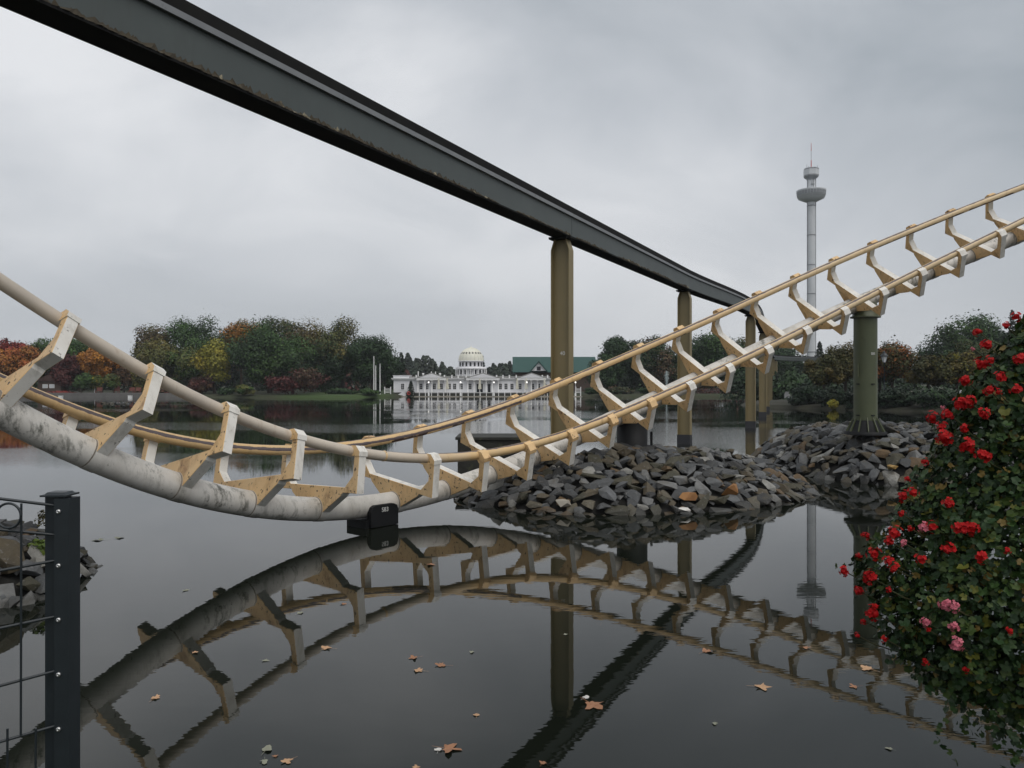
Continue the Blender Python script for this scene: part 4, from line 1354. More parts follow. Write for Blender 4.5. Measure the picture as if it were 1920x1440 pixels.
hd = part('head', lambda m: (m.lathe([(1.05, tz(340)), (1.2, tz(336)), (1.9, tz(332)), (1.95, tz(331)), (1.95, tz(317)), (1.8, tz(316)), (0, tz(315.5))], (0, 0, 0), 8, a0=.2, smooth=False)), tower_grey, tw)
part('head_panel', lambda m: m.lathe([(1.97, tz(329)), (1.99, tz(329)), (1.99, tz(319)), (1.97, tz(319))], (0, 0, 0), 8, a0=.2, smooth=False), tower_white, hd)
part('mast', lambda m: m.lathe([(.14, tz(316)), (.10, tz(300))], seg=8), red_paint, tw)
part('mast', lambda m: m.lathe([(.10, tz(300)), (.09, tz(283))], seg=8), tower_white, tw)
part('mast', lambda m: m.lathe([(.09, tz(283)), (.05, tz(268))], seg=8), red_paint, tw)
for sx_, hh_ in ((-1.4, 7), (1.4, 6), (-.9, 4), (.8, 3)):
    part('antenna', lambda m: m.tube([(sx_, -.6, tz(316.5)), (sx_, -.6, tz(316.5) + hh_ * k_)], .05, 6), tower_grey, tw)
part('service_ladder', lambda m: (m.bx(-.25, -.2, -1.2, -1.06, tz(352), tz(336)), m.bx(.2, .25, -1.2, -1.06, tz(352), tz(336)), m.bx(-.5, .4, -1.3, -1.06, tz(347.5), tz(346.5))), tower_grey, tw)

# ------------------------------------------------------------------ small things on the far shores
def lounger(px, yt, lab, proto=[None]):
    Y = 143.6
    x = (px - 960) / 1480 * Y
    if proto[0] is None:
        r_ = empty('wooden_lounger', (x, Y, .78), lab, 'lounger', 'red brown loungers on the terrace')
        for k in range(5):
            mb = MB(); mb.box((0, .10 + .03 * k, .42 + .13 * k), (1.0, .04, .11)); o = mb.build('back_slat', lounger_wood, r_)
        for k in range(4):
            mb = MB(); mb.box((0, -.12 - .15 * k, .36), (1.0, .12, .04)); mb.build('seat_slat', lounger_wood, r_)
        for sx_ in (-.42, .42):
            for sy in (.05, -.5):
                mb = MB(); mb.box((sx_, sy, .17), (.08, .08, .34)); mb.build('leg', lounger_wood, r_)
        proto[0] = r_
    else:
        r_ = copy_tree(proto[0]); r_.location = (x, Y, .78); r_['label'] = lab
lounger(186, 736, 'leftmost red brown slatted lounger, between the two small terrace trees')
lounger(219, 736, 'red brown lounger just right of the second small terrace tree')
lounger(247, 736, 'red brown lounger next to the rightmost one on the terrace')
lounger(259, 736, 'rightmost red brown lounger on the terrace')
for px, y, lab in ((114, 747, 'small white float box at the water left of the terrace trees'), (244, 746.5, 'small white float box at the water before the right loungers')):
    q = onwater(px, y)
    b_ = empty('float_box', (q.x, q.y, 0), lab, 'float box')
    mb = MB(); mb.box((0, 0, .18), (.55, .5, .46)); mb.build('box_body', facade_trim, b_)
    mb = MB(); mb.box((0, 0, .43), (.62, .56, .05)); mb.build('lid', facade_trim, b_)
# low stone islet
ia = [onwater(192, 757), onwater(222, 758.5), onwater(256, 757.5), onwater(258, 755.5), onwater(225, 754.6), onwater(196, 755)]
iset = empty('stone_islet', tuple(ia[1]), 'low row of pale stones breaking the water before the terrace', 'stones')
rr = random.Random(9)
for k in range(26):
    f = rr.random(); x = ia[0].x + (ia[2].x - ia[0].x) * f
    y = ia[0].y + rr.uniform(-1.2, 2.4)
    me_ = hulls[rr.randrange(len(hulls))]
    o = link('stone', me_, iset)
    if k < 4:
        pass
    s = rr.uniform(.18, .42)
    o.matrix_local = Matrix.Translation((x - ia[1].x, y - ia[1].y, .05)) @ Matrix.Rotation(rr.uniform(0, 6), 4, 'Z') @ Matrix.Diagonal((s, s, s * 1.1, 1))
# kiosk under the trees
ks = empty('kiosk', ((92 - 960) / 1480 * 152, 152, .6), 'small dark kiosk with two pale windows under the trees at far left', 'kiosk')
part('wall', lambda m: m.bx(-2.2, 2.2, 0, 3, 0, 2.4), brick_brown, ks)
part('roof', lambda m: m.prism([(-2.7, 2.4), (2.7, 2.4), (0, 3.6)], (0, 1.5, 0), (1, 0, 0), (0, 0, 1), (0, 1, 0), 3.8), MAT('kiosk_roof', (.09, .045, .04), (.06, .035, .03), 2, .8), ks)
for x in (-.75, .55):
    w_ = part('window', lambda m: m.bx(x - .5, x + .5, -.05, -.003, 1.0, 1.75), facade_trim, ks)
    part('pane', lambda m: m.bx(x - .42, x + .42, -.08, -.052, 1.08, 1.67), lamp_glass, w_)
globe_lamp((178 - 960) / 1480 * 147, 147, .7, 1.7, 'lit globe lamp under the trees behind the terrace', 'lit lamps on the left shore')

# fountain
fx = at(1250, 720, 139)
fo = empty('fountain', (fx.x, 139, 0), 'pale fountain plume rising from the lake before dark trees', 'fountain')
mb = MB(); mb.lathe([(.35, -.4), (.35, .06), (.12, .10), (.06, .35)], seg=12); mb.build('nozzle', tower_grey, fo)
rg = np.random.default_rng(77)
n = 2600
h_ = rg.random(n) ** .8
rad = (.07 + .62 * np.clip(h_ - .35, 0, 1) ** 1.3) * np.abs(rg.normal(0, .75, n)) * np.sqrt(np.clip(1.04 - h_ ** 6, .05, 1))
a = rg.uniform(0, 6.28, n)
P = np.stack([np.cos(a) * rad, np.sin(a) * rad, .1 + h_ * 4.5 + rg.normal(0, .06, n)], 1)
Nn = rg.normal(size=(n, 3)); Nn /= np.linalg.norm(Nn, axis=1)[:, None]
V, _c = leaf_cloud(P, Nn, .045, None, 5)
cols = np.repeat(np.array([[.58, .66, .66]]), n, 0)
tag(link('plume', cloud_mesh('plume', V, cols, foliage), fo), kind='stuff')

# yellow pedal boat
q = onwater(1357, 743.5)
bo = empty('pedal_boat', (q.x, q.y, 0), 'small yellow pedal boat with a white figurehead near the far bank', 'boat', rz=.15)
def hull(m):
    secs = [(-.85, .10), (-.7, .30), (-.2, .42), (.4, .40), (.75, .24), (.92, .06)]
    vv, ff = [], []
    for x, w_ in secs:
        zt_ = .38 + .12 * abs(x)
        vv += [(x, -w_, zt_), (x, -w_ * .7, -.05), (x, w_ * .7, -.05), (x, w_, zt_)]
    for i in range(len(secs) - 1):
        for k in range(4):
            ff.append((i * 4 + k, i * 4 + (k + 1) % 4, (i + 1) * 4 + (k + 1) % 4, (i + 1) * 4 + k))
    ff += [(0, 1, 2, 3), tuple(range((len(secs) - 1) * 4, len(secs) * 4))]
    m.add(vv, ff)
part('hull', hull, yellow_plastic, bo)
part('seat', lambda m: (m.box((-.15, 0, .52), (.5, .5, .12)), m.box((-.42, 0, .72), (.08, .5, .4))), yellow_plastic, bo)
part('figurehead', lambda m: m.tube([(.55, 0, .4), (.6, 0, .75), (.52, 0, 1.0), (.66, 0, 1.12)], [.12, .08, .09, .03], 8), facade_trim, bo)

# flower bed on the far bank
rg = np.random.default_rng(88)
def bed(x0, x1, Y, lab, cols, seed, n):
    rg = np.random.default_rng(seed)
    P = np.stack([rg.uniform(x0, x1, n), Y + rg.uniform(0, 2.5, n), .62 + rg.uniform(0, 1, n) ** 1.5 * .9], 1)
    Nn = rg.normal(size=(n, 3)) + np.array([0, -.5, .8]); Nn /= np.linalg.norm(Nn, axis=1)[:, None]
    V, _ = leaf_cloud(P, Nn, .10, None, seed)
    c = np.array(cols)[rg.choice(len(cols), n, p=[.70, .14, .10, .06])]
    tag(link('flower_bed', cloud_mesh('flower_bed', V, c, foliage)), lab, 'flower bed', None, 'stuff')
bed((1310 - 960) / 1480 * 149, (1405 - 960) / 1480 * 149, 149, 'reddish flower bed on the far bank left of the third monorail pillar', [(.05, .028, .022), (.16, .04, .05), (.28, .24, .24), (.20, .10, .05)], 5, 2600)
bed((1448 - 960) / 1480 * 149, (1492 - 960) / 1480 * 149, 149, 'pale speckled flower bed on the far bank right of the third monorail pillar', [(.05, .045, .035), (.22, .20, .20), (.15, .06, .06), (.35, .33, .33)], 6, 1600)

# lantern on the island
q = at(1658, 720, 76)
ln = empty('lantern_post', (q.x, 76, .6), 'old fashioned lantern with pale panes just right of the green column', 'street lamp')
zt_ = at(1658, 680, 76).z - .6
mb = MB(); mb.lathe([(.14, 0), (.14, .5), (.06, .7), (.045, zt_ - .1), (.10, zt_ - .05), (.10, zt_)], seg=10); mb.build('post', fence_paint, ln)
for k in range(4):
    a = k * math.pi / 2 + math.pi / 4
    mb = MB(); 
    c0, c1 = math.cos(a), math.sin(a); d0, d1 = math.cos(a + math.pi / 2), math.sin(a + math.pi / 2)
    r0, r1 = .13, .29
    mb.add([(c0 * r0, c1 * r0, zt_ + .03), (d0 * r0, d1 * r0, zt_ + .03), (d0 * r1, d1 * r1, zt_ + .60), (c0 * r1, c1 * r1, zt_ + .60),
            (c0 * r0 * .94, c1 * r0 * .94, zt_ + .03), (d0 * r0 * .94, d1 * r0 * .94, zt_ + .03), (d0 * r1 * .96, d1 * r1 * .96, zt_ + .60), (c0 * r1 * .96, c1 * r1 * .96, zt_ + .60)],
           [(0, 1, 2, 3), (7, 6, 5, 4), (0, 1, 5, 4), (1, 2, 6, 5), (2, 3, 7, 6), (3, 0, 4, 7)])
    mb.build('pane', lamp_glass, ln)
    mb = MB(); mb.tube([(c0 * r0 * 1.03, c1 * r0 * 1.03, zt_), (c0 * r1 * 1.03, c1 * r1 * 1.03, zt_ + .63)], .018, 6); mb.build('frame_bar', fence_paint, ln)
mb = MB(); mb.lathe([(.36, zt_ + .61), (.36, zt_ + .65), (.20, zt_ + .85), (.10, zt_ + .92), (.12, zt_ + 1.0), (.05, zt_ + 1.1), (0, zt_ + 1.2)], seg=12); mb.build('hood', fence_paint, ln)
# pale low wall between the island trees, white post
wl = empty('garden_wall', (38.5, 100, .6), 'pale low garden wall seen between the island tree trunks', 'wall')
part('wall_face', lambda m: m.bx(-4, 5, -.1, .1, 0, .75), facade, wl)
part('coping', lambda m: m.bx(-4.1, 5.1, -.16, .16, .752, .82), facade_trim, wl)
q = at(1801, 735, 71)
wp = empty('marker_post', (q.x, 71, .55), 'slim white marker post on the island left of the flowers', 'post')
part('shaft', lambda m: m.box((0, 0, .75), (.11, .11, 1.5)), facade_trim, wp)
part('cap', lambda m: m.box((0, 0, 1.53), (.15, .15, .06), 0, 0, .5), facade_trim, wp)

# two walkers on the far bank
cloth_dark = MAT('dark_clothes', (.03, .032, .04), (.02, .022, .028), 8, .9)
cloth_red = MAT('red_jacket', (.22, .05, .05), (.18, .04, .04), 8, .9)
skin_m = MAT('skin', (.42, .27, .20), rough=.6)
def person(px, Y, lab, mat, seed, step):
    x = (px - 960) / 1480 * Y
    root = empty('person', (x, Y, .58), lab, 'person', rz=random.Random(seed).uniform(-.6, .6))
    V = [(0, 0, .93), (0, 0, 1.18), (0, 0, 1.42), (0, 0, 1.52), (0, -.02, 1.64), (0, -.01, 1.74),
         (.10, 0, .88), (.12, -step, .48), (.12, -step * .6, .08), (.12, -step * .6 - .14, .04),
         (-.10, 0, .88), (-.12, step, .48), (-.12, step * 1.5, .10), (-.12, step * 1.5 - .14, .05),
         (.19, 0, 1.40), (.25, step * .7, 1.14), (.25, step * .5 - .08, .90), (.25, step * .5 - .10, .82),
         (-.19, 0, 1.40), (-.25, -step * .7, 1.14), (-.25, -step * .5 - .08, .90), (-.25, -step * .5 - .10, .82)]
    E = [(0, 1), (1, 2), (2, 3), (3, 4), (4, 5), (0, 6), (6, 7), (7, 8), (8, 9), (0, 10), (10, 11), (11, 12), (12, 13), (2, 14), (14, 15), (15, 16), (16, 17), (2, 18), (18, 19), (19, 20), (20, 21)]
    rad = [.15, .14, .15, .06, .10, .085, .10, .075, .05, .045, .10, .075, .05, .045, .07, .05, .04, .04, .07, .05, .04, .04]
    me = bpy.data.meshes.new('body'); me.from_pydata(V, E, [])
    me.materials.append(mat)
    o = link('body', me, root)
    md = o.modifiers.new('skin', 'SKIN')
    for i, r_ in enumerate(rad):
        me.skin_vertices[0].data[i].radius = (r_, r_ * .8)
    me.skin_vertices[0].data[0].use_root = True
    o.modifiers.new('sub', 'SUBSURF').levels = 1
    mb = MB(); mb.lathe([(0, 1.50), (.06, 1.52), (.085, 1.60), (.09, 1.68), (.06, 1.76), (0, 1.79)], (0, -.012, 0), 10); mb.build('head', skin_m, root)
    mb = MB(); mb.lathe([(.096, 1.66), (.098, 1.72), (.065, 1.79), (0, 1.815)], (0, .008, 0), 10); mb.build('hair', cloth_dark, root)
person(1377, 147, 'person in dark clothes walking on the far bank left of the third monorail pillar', cloth_dark, 3, .16)
person(1383, 147.6, 'person in a red jacket beside the darker walker on the far bank', cloth_red, 4, .10)

# ------------------------------------------------------------------ fence at the left edge
FY = 2.2
fn = empty('mesh_fence', ((107 - 960) / 1480 * FY, FY, .8), 'dark anthracite wire mesh fence ending in a square post at the left edge', 'fence')
def fl(px, y, Y=FY):
    return at(px, y, Y) - fn.location
zt = fl(0, 931).z
xa_, xb_ = fl(82, 0).x, fl(105, 0).x
part('post', lambda m: m.bx(xa_, xb_ + .012, .006, .056, 0, zt), fence_paint, fn)
part('clamp_strip', lambda m: m.bx(xb_ + .0005, fl(133, 0).x, -.010, .004, 0, zt - .004), fence_paint, fn)
part('post_flank', lambda m: m.bx(xb_ + .013, fl(132, 0).x, .0045, .05, 0, zt - .006), fence_paint, fn)
part('post_cap', lambda m: (m.bx(fl(79, 0).x, fl(127, 0).x, -.012, .060, zt, zt + .005), m.box(((fl(79, 0).x + fl(127, 0).x) / 2, .024, zt + .008), (fl(127, 0).x - fl(79, 0).x - .012, .05, .006), 0, 0, .8)), fence_paint, fn)
for y in (958, 1059, 1160, 1262, 1364, 1466):
    o = part('screw', lambda m: m.lathe([(.0065, 0), (.0065, .002), (.005, .0045), (.002, .0052), (.0018, .003), (0, .003)], seg=12), screw_metal, fn)
    o.location = fl(114, y) + Vector((0, -.0105, 0)); o.rotation_euler = (R(90), 0, 0)
def lx(px): return FY - (105 - px) / 165 * .10
for yl, yr in ((935, 948), (993, 1003), (1070, 1051), (1178, 1156), (1286, 1258), (1391, 1361)):
    ye = yr + (yl - yr) * 165 / 105
    part('rod', lambda m: m.tube([fl(-260, yr + (yl - yr) * 365 / 105, lx(-260)), fl(-60, ye, lx(-60)), fl(104, yr)], .0042, 8), fence_paint, fn)
part('wire', lambda m: m.tube([fl(40, 944, lx(40) - .006), fl(39, 1378, lx(39) - .006)], .003, 8), fence_paint, fn)
part('wire', lambda m: m.tube([fl(14, 1366, lx(14) - .006), fl(13, 1600, lx(13) - .006)], .003, 8), fence_paint, fn)
part('wire', lambda m: m.tube([fl(-62, 920, lx(-62) - .006), fl(-65, 1420, lx(-65) - .006)], .003, 8), fence_paint, fn)
part('wire', lambda m: m.tube([fl(67, 1366, lx(67) - .006), fl(66, 1600, lx(66) - .006)], .003, 8), fence_paint, fn)
c = fl(16, 967, lx(16) - .002)
part('ring', lambda m: m.tube([c + Vector((.0335 * math.cos(a), .0, .0335 * math.sin(a))) for a in np.linspace(0, 2 * math.pi, 29)], .0034, 8, caps=False), fence_paint, fn)

# ------------------------------------------------------------------ geraniums at the right
leafg = leaf_material('geranium_leaf', .5)
KS = 1.6
GX, GY = 1.74 * KS, 2.25 * KS
ger = empty('geranium_tower', (GX, GY, .8), 'tall planter of trailing red and pink geraniums at the right edge', 'flower planter')
prof_r = [(.94, .62), (1.02, .88), (1.23, 1.08), (1.52, 1.14), (1.72, 1.03), (1.96, .91), (2.205, .80), (2.45, .64), (2.69, .45), (2.9, .29), (3.15, .06)]
DE = .48          # the planter is a narrow bank of flowers, not a round one
ZA, ZB = prof_r[0][0], prof_r[-1][0]
def grad(z): return float(np.interp(z, [q[0] for q in prof_r], [q[1] for q in prof_r]))
mb = MB(); mb.tube([(0, 0, 0), (0, 0, 2.1)], .05, 12); mb.build('stand', fence_paint, ger)
for z_, r_ in ((.6, .40), (1.15, .33), (1.7, .22)):
    mb = MB(); mb.lathe([(r_ * .45, z_ - .2), (r_ * .9, z_ - .12), (r_, z_), (r_ * .97, z_), (r_ * .85, z_ - .06), (.041, z_ - .06)], seg=20); mb.build('bowl', fence_paint, ger)
# leaf shapes: lobed, cupped discs
def gleaf(seed, cols):
    rr = random.Random(seed)
    vv = [(0, 0, 0)]
    n = 15
    for k in range(n):
        a = -2.7 + 5.4 * k / (n - 1)
        r_ = (1.0 if k % 3 == 1 else (.86 if k % 3 == 0 else .80)) * rr.uniform(.92, 1.05)
        vv.append((r_ * math.sin(a), r_ * math.cos(a) + .25, .16 * r_ + .07 * math.sin(a * 3 + seed)))
    ff = [(0, k, k + 1) for k in range(1, n)]
    me = bpy.data.meshes.new('leaf'); me.from_pydata(vv, [], ff)
    ca = me.color_attributes.new('col', 'FLOAT_COLOR', 'CORNER')
    c4 = np.ones((len(me.loops), 4), dtype=np.float32)
    c4[:, :3] = cols
    ca.data.foreach_set('color', c4.ravel())
    me.materials.append(leafg)
    return me
gcols = [(.022, .048, .012), (.030, .062, .015), (.014, .032, .011), (.042, .068, .015), (.022, .050, .016), (.011, .026, .009), (.105, .11, .018), (.13, .09, .022)]
gl = [gleaf(k, gcols[k % 8]) for k in range(16)]
rg = random.Random(17)
def gpoint(inner=0.0):
    while True:
        z = rg.uniform(ZA, ZB - .02)
        if rg.random() < grad(z) / 1.14: break
    a = rg.uniform(-3.75, -.95) if rg.random() < .88 else rg.uniform(-.95, 2.5)
    bump = 1 + .09 * mnoise.noise(Vector((math.cos(a) * 2.2, math.sin(a) * 2.2, z * 4))) + .05 * mnoise.noise(Vector((math.cos(a) * 7, math.sin(a) * 7, z * 12)))
    if inner == 0 and mnoise.noise(Vector((math.cos(a) * 5 + 9, math.sin(a) * 5, z * 5))) > .34: continue_ = True
    else: continue_ = False
    r_ = grad(z) * bump * (1 - inner) * (1 - .16 * rg.random() ** 1.5) * (.86 if continue_ else 1) * (1.05 if rg.random() < .06 else 1)
    return Vector((r_ * math.cos(a), r_ * math.sin(a) * DE, z - .8)), Vector((math.cos(a) * DE, math.sin(a), .35)).normalized()
def gmat(p_, n_, s):
    n_ = (n_ + Vector((rg.gauss(0, .5), rg.gauss(0, .5), rg.gauss(0, .5)))).normalized()
    return Matrix.Translation(p_) @ n_.to_track_quat('Z', 'Y').to_matrix().to_4x4() @ Matrix.Rotation(rg.uniform(0, 6.3), 4, 'Z') @ Matrix.Diagonal((s, s, s, 1))
cand = []
for k in range(25000):
    p_, n_ = gpoint(0 if k < 14500 else rg.uniform(.05, .40))
    m_idx = rg.randrange(16)
    if m_idx % 8 >= 6 and rg.random() < .7: m_idx -= 3
    cand.append((p_, gmat(p_, n_, .010 + .017 * rg.random() ** 1.6), m_idx, k < 14500))
# trailing shoots under the basket
for k in range(90):
    a = rg.uniform(-3.1, -.6); r0 = rg.uniform(.40, .92)
    x, y, z = r0 * math.cos(a), r0 * math.sin(a) * DE, .30
    L = rg.uniform(.06, .40)
    for j in range(14):
        f = j / 13
        p_ = Vector((x + .05 * math.sin(f * 5 + k) + rg.gauss(0, .02), y + .03 * math.cos(f * 4 + k), z - L * f + rg.uniform(-.02, .02)))
        cand.append((p_, gmat(p_, Vector((math.cos(a), math.sin(a), .2)), rg.uniform(.013, .022)), rg.randrange(6), True))
def seen(p_):
    w = Vector((GX, GY, .8)) + p_
    px = 960 + 1480 * w.x / w.y
    return 1560 < px < 1925 and p_.y < .5
order = sorted(range(len(cand)), key=lambda i: (not (cand[i][3] and seen(cand[i][0])), (Vector((GX, GY, 0)) + cand[i][0]).length + .5 * ((i * 7919) % 1000) / 1000))
for i in order[:292]:
    o = link('leaf', gl[cand[i][2]], ger); o.matrix_local = cand[i][1]
Vs, Fs, Cs = [], [], []
b0 = 0
for i in order[292:]:
    me = gl[cand[i][2]]
    for v in me.vertices: Vs.append(tuple(cand[i][1] @ v.co))
    for f in me.polygons:
        Fs.append(tuple(q + b0 for q in f.vertices)); Cs += [(*gcols[cand[i][2] % 8], 1)] * len(f.vertices)
    b0 += len(me.vertices)
me = bpy.data.meshes.new('leaf_mass'); me.from_pydata(Vs, [], Fs)
ca = me.color_attributes.new('col', 'FLOAT_COLOR', 'CORNER'); ca.data.foreach_set('color', np.array(Cs, dtype=np.float32).ravel())
me.materials.append(leafg)
tag(link('leaf_mass', me, ger), kind='stuff')
# stems
stem_mat = MAT('stem_green', (.045, .060, .022), (.06, .05, .02), 20, .6)
red_petal = MAT('red_petal', (.44, .006, .007), (.34, .005, .007), 40, .6, spec=.2)
pink_petal = MAT('pink_petal', (.50, .09, .14), (.58, .20, .24), 60, .6, spec=.2)
def floret(mb, c_, n_, s):
    q = n_.to_track_quat('Z', 'Y').to_matrix()
    a0 = rg.uniform(0, 6)
    for k in range(5):
        a = a0 + k * 2 * math.pi / 5 + rg.uniform(-.15, .15)
        d = q @ Vector((math.cos(a), math.sin(a), .25)); t_ = q @ Vector((-math.sin(a), math.cos(a), 0)); u_ = q @ Vector((0, 0, 1))
        mb.add([c_, c_ + d * s * .65 + t_ * s * .38 + u_ * s * .1, c_ + d * s + u_ * s * .02, c_ + d * s * .65 - t_ * s * .38 + u_ * s * .1], [(0, 1, 2), (0, 2, 3)])
def bloom(px, y, size, mat, Yd=None):
    # place the bloom on the plant surface along the line of sight towards that spot
    best = None
    for Y in np.arange(2.0, 4.4, .015):
        w = at(px, y, Y) - Vector((GX, GY, .8))
        z = w.z + .8
        if not (ZA - .03 < z < ZB + .02): 
            continue
        d = math.hypot(w.x, w.y / DE) - grad(z) * 1.03
        if d <= 0: best = w; break
        if best is None or d < bd: best, bd = w, d
        elif d < bd: best, bd = w, d
    if best is None: return
    n_ = Vector((best.x * DE, best.y / DE, .25 * math.hypot(best.x, best.y))).normalized()
    dist = (best + Vector((GX, GY, 0))).y
    rad = size / 1480 * dist * .44
    c_ = best + n_ * .035
    mb = MB()
    for k in range(int(7 + rad * 220)):
        v = Vector((rg.gauss(0, 1), rg.gauss(0, 1), rg.gauss(0, 1))).normalized()
        v = (v + n_ * .6 - Vector((0, .35, 0))).normalized()
        floret(mb, c_ + v * rad * rg.uniform(.45, 1.15), v, rad * rg.uniform(.36, .52))
    mb.lathe([(0, -rad * .62), (rad * .5, -rad * .35), (rad * .62, 0), (rad * .5, rad * .35), (0, rad * .62)], tuple(c_), 7)
    mb.build('flower_head', mat, ger)
    mb = MB()
    inn = Vector((best.x * .86, best.y * .86, best.z - .06))
    mb.tube([inn, inn.lerp(c_, .6) + Vector((0, 0, -.01)), c_], .003, 5); mb.build('stem', stem_mat, ger)
bd = 9
REDS = [(1849, 627, 20), (1866, 655, 26), (1852, 690, 28), (1866, 683, 20), (1824, 721, 26), (1880, 714, 26), (1915, 680, 26), (1862, 738, 26), (1876, 741, 14), (1905, 736, 24), (1812, 764, 32), (1826, 760, 26), (1763, 789, 24), (1790, 784, 26), (1848, 782, 26), (1777, 806, 22), (1781, 827, 34), (1814, 808, 20), (1819, 840, 32), (1845, 858, 30), (1745, 872, 16),
        (1715, 905, 14), (1722, 930, 22), (1707, 938, 24), (1783, 948, 26), (1702, 970, 16), (1754, 992, 24), (1800, 993, 26), (1824, 992, 30), (1810, 995, 26), (1690, 1007, 30), (1680, 1022, 22), (1716, 996, 14), (1652, 1045, 28), (1676, 1058, 22), (1685, 1070, 22), (1733, 1052, 26), (1780, 1033, 28), (1839, 1046, 28), (1596, 1078, 24), (1643, 1088, 32), (1625, 1115, 22), (1676, 1110, 14),
        (1650, 1156, 34), (1634, 1172, 14), (1622, 1199, 14), (1669, 1203, 16), (1740, 1243, 16), (1890, 1182, 16), (1887, 1033, 16), (1640, 1012, 16), (1633, 1010, 12), (1624, 1050, 14), (1812, 1255, 16), (1900, 618, 18), (1918, 600, 20), (1745, 1183, 12)]
for px, y, s in REDS:
    bloom(px, y, s, red_petal)
for px, y, s in [(1738, 993, 26), (1778, 1133, 30), (1791, 1140, 22), (1740, 1168, 22), (1789, 1176, 22), (1795, 1208, 32), (1703, 1023, 16), (1840, 660, 10), (1782, 771, 10)]:
    bloom(px, y, s, pink_petal)

# ------------------------------------------------------------------ leaves floating on the water
leaf_brown = MAT('fallen_leaf_brown', (.34, .17, .09), (.26, .12, .06), 30, .7)
leaf_peach = MAT('fallen_leaf_peach', (.48, .30, .17), (.42, .24, .13), 30, .7)
leaf_green = MAT('fallen_leaf_grey_green', (.26, .27, .20), (.20, .20, .15), 30, .7)
feather_m = MAT('feather_white', (.62, .60, .56), (.5, .48, .45), 40, .8)
def maple(seed, lobes=5, elong=1.0):
    rr = random.Random(seed)
    vv = [(0, 0, .006)]
    n = lobes * 4
    for k in range(n):
        a = 2 * math.pi * k / n
        r_ = (1.0, .82, .52, .80)[k % 4] * rr.uniform(.62, 1.18) * (1.0 if math.cos(a) > -.4 else .7)
        vv.append((r_ * math.cos(a) * elong, r_ * math.sin(a), .003 + .22 * r_ * max(0, math.sin(a * 2 + seed * 1.7)) + .02))
    ff = [(0, k, k % n + 1) for k in range(1, n + 1)]
    # stalk
    b = len(vv)
    vv += [(-.3, -.03, .02), (-1.5, -.02, .05), (-1.5, .02, .05), (-.3, .03, .02)]
    ff.append((b, b + 1, b + 2, b + 3))
    return vv, ff
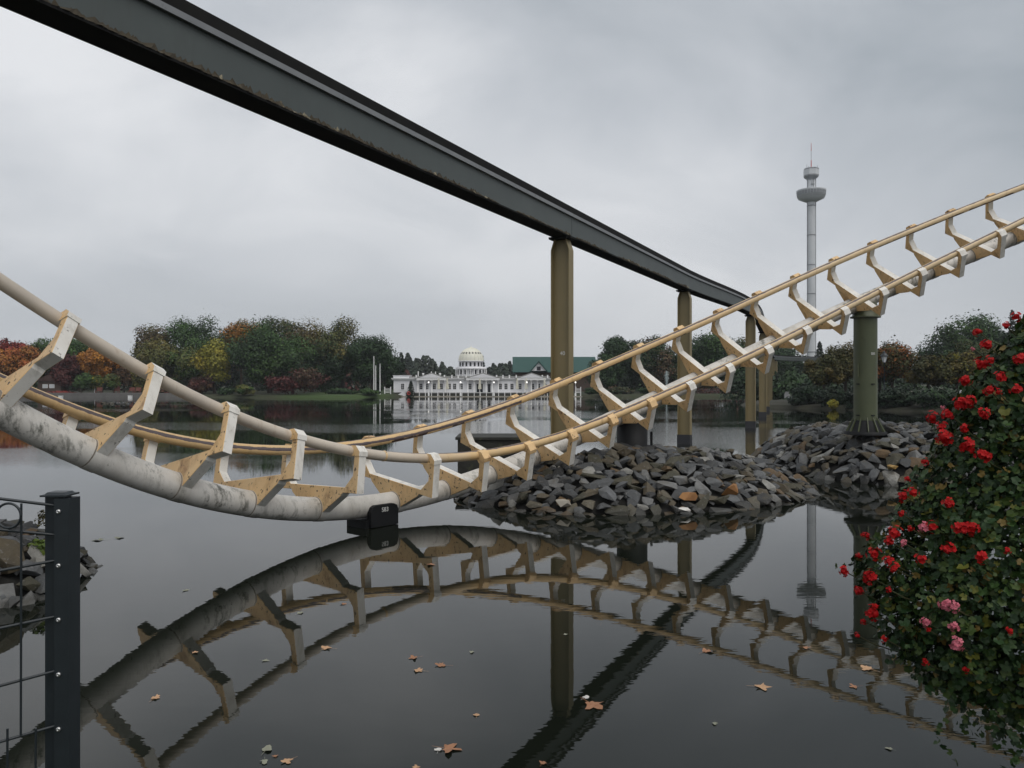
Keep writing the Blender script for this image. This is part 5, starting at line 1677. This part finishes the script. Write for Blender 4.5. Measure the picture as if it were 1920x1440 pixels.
FL = [(1112, 1322, 50, leaf_brown, 'big rust brown leaf lying across the reflected monorail beam'), (1098, 1309, 22, feather_m, 'white feather caught on the big rust brown leaf'),
      (842, 1405, 46, leaf_brown, 'curled brown leaf at the bottom, left of the reflected beam'), (822, 1407, 22, feather_m, 'pale scrap touching the curled brown bottom leaf'),
      (500, 1406, 34, leaf_green, 'long grey green leaf near the bottom, left of centre'), (539, 1427, 28, leaf_peach, 'peach leaf right below the long grey green one'), (496, 1428, 22, leaf_green, 'grey leaf left of the peach leaf at the bottom'), (516, 1419, 14, leaf_brown, 'small brown leaf between the peach and grey leaves at the bottom'),
      (291, 1310, 26, leaf_peach, 'peach leaf alone between the reflected tie arms at lower left'), (613, 1216, 28, leaf_peach, 'pale peach leaf on the reflected near rail'), (776, 1234, 24, leaf_brown, 'reddish brown leaf right of the reflected rail, upper of a trio'), (786, 1258, 26, leaf_peach, 'peach brown leaf, lower left of the trio'), (828, 1248, 30, leaf_brown, 'slim brown leaf, right of the trio'),
      (893, 1342, 18, leaf_peach, 'small peach leaf left of the reflected pillar 40'), (1325, 1222, 30, leaf_brown, 'brown leaf on the reflected clamps right of centre'), (1427, 1289, 36, leaf_peach, 'flat peach leaf at lower right of centre'), (1627, 1255, 34, leaf_peach, 'peach leaf left of the hanging geraniums'), (1602, 1288, 22, leaf_brown, 'small brown leaf below the one left of the geraniums'),
      (1018, 1432, 20, leaf_brown, 'brown leaf at the bottom edge on the reflected beam'), (808, 1059, 24, leaf_brown, 'brown leaf on the reflected tie under the black support'), (365, 1224, 16, leaf_peach, 'tiny yellow leaf on the reflected tie gusset'), (563, 1150, 18, leaf_green, 'grey scrap by the reflected far rail at left'), (497, 1239, 16, leaf_green, 'faint grey leaf between the reflected rails'),
      (1510, 1215, 20, leaf_brown, 'brown speck leaf near the reflected track, right'), (1340, 1357, 14, leaf_green, 'small grey leaf at lower right'), (1668, 1405, 16, leaf_green, 'small grey leaf near the lower right corner'), (885, 1223, 14, leaf_green, 'faint grey leaf above the small peach one'), (350, 1107, 16, leaf_green, 'faint pale leaf on open water under the left dip'), (222, 1009, 26, leaf_green, 'long faint leaf on open water below the white pipe'), (186, 1013, 26, leaf_green, 'faint leaf left of the long faint one below the white pipe'),
      (645, 1133, 16, leaf_brown, 'small brown leaf on the third reflected tie arm'), (1060, 1190, 14, leaf_green, 'tiny pale leaf on the reflected pillar 40'), (780, 1440, 20, leaf_peach, 'peach leaf cut by the bottom edge')]
for k, (px, y, w, mat, lab) in enumerate(FL):
    q = onwater(px, y)
    s = w / 1480 * q.y * .5
    vv, ff = maple(k, 5 if mat in (leaf_brown, leaf_peach) else 3, 1.0 if mat is not leaf_green else 1.2)
    me = bpy.data.meshes.new('floating_leaf'); me.from_pydata(vv, [], ff); me.materials.append(mat)
    o = link('floating_leaf' if mat is not feather_m else 'floating_scrap', me)
    o.location = (q.x, q.y, .004)
    rr = random.Random(k)
    o.rotation_euler = (0, 0, rr.uniform(0, 6.28)); o.scale = (s, s, s)
    tag(o, lab, 'leaf' if mat is not feather_m else 'scrap', 'leaves floating on the water')

# weeds on the boulders behind the fence
q = Vector((-5.98, 9.55, .62))
shrub('weed_tuft', 'small bright green weed among the boulders behind the fence', -5.62, 9.35, .40, .24, .2, .20, [(.09, .14, .03), (.12, .16, .03)], 401, 170, .024, cat='weed')
shrub('weed_tuft', 'thin brown weed on top of the boulders behind the fence', -5.95, 10.1, .58, .30, .3, .26, [(.07, .07, .03), (.10, .08, .03)], 402, 120, .02, cat='weed')

# ------------------------------------------------------------------ damp autumn air
hm = bpy.data.materials.new('haze'); hm.use_nodes = True
ht = hm.node_tree; ht.nodes.clear()
ho = ht.nodes.new('ShaderNodeOutputMaterial'); hv = ht.nodes.new('ShaderNodeVolumePrincipled')
hv.inputs['Color'].default_value = (.86, .90, .95, 1)
hv.inputs['Density'].default_value = .00027
hv.inputs['Anisotropy'].default_value = .2
ht.links.new(hv.outputs[0], ho.inputs['Volume'])
mb = MB(); mb.bx(-760, 760, -160, 960, -3.2, 80)
o = mb.build('haze', hm)
tag(o, 'thin grey autumn haze over the whole lake', None, None, 'stuff')
o.display_type = 'WIRE'
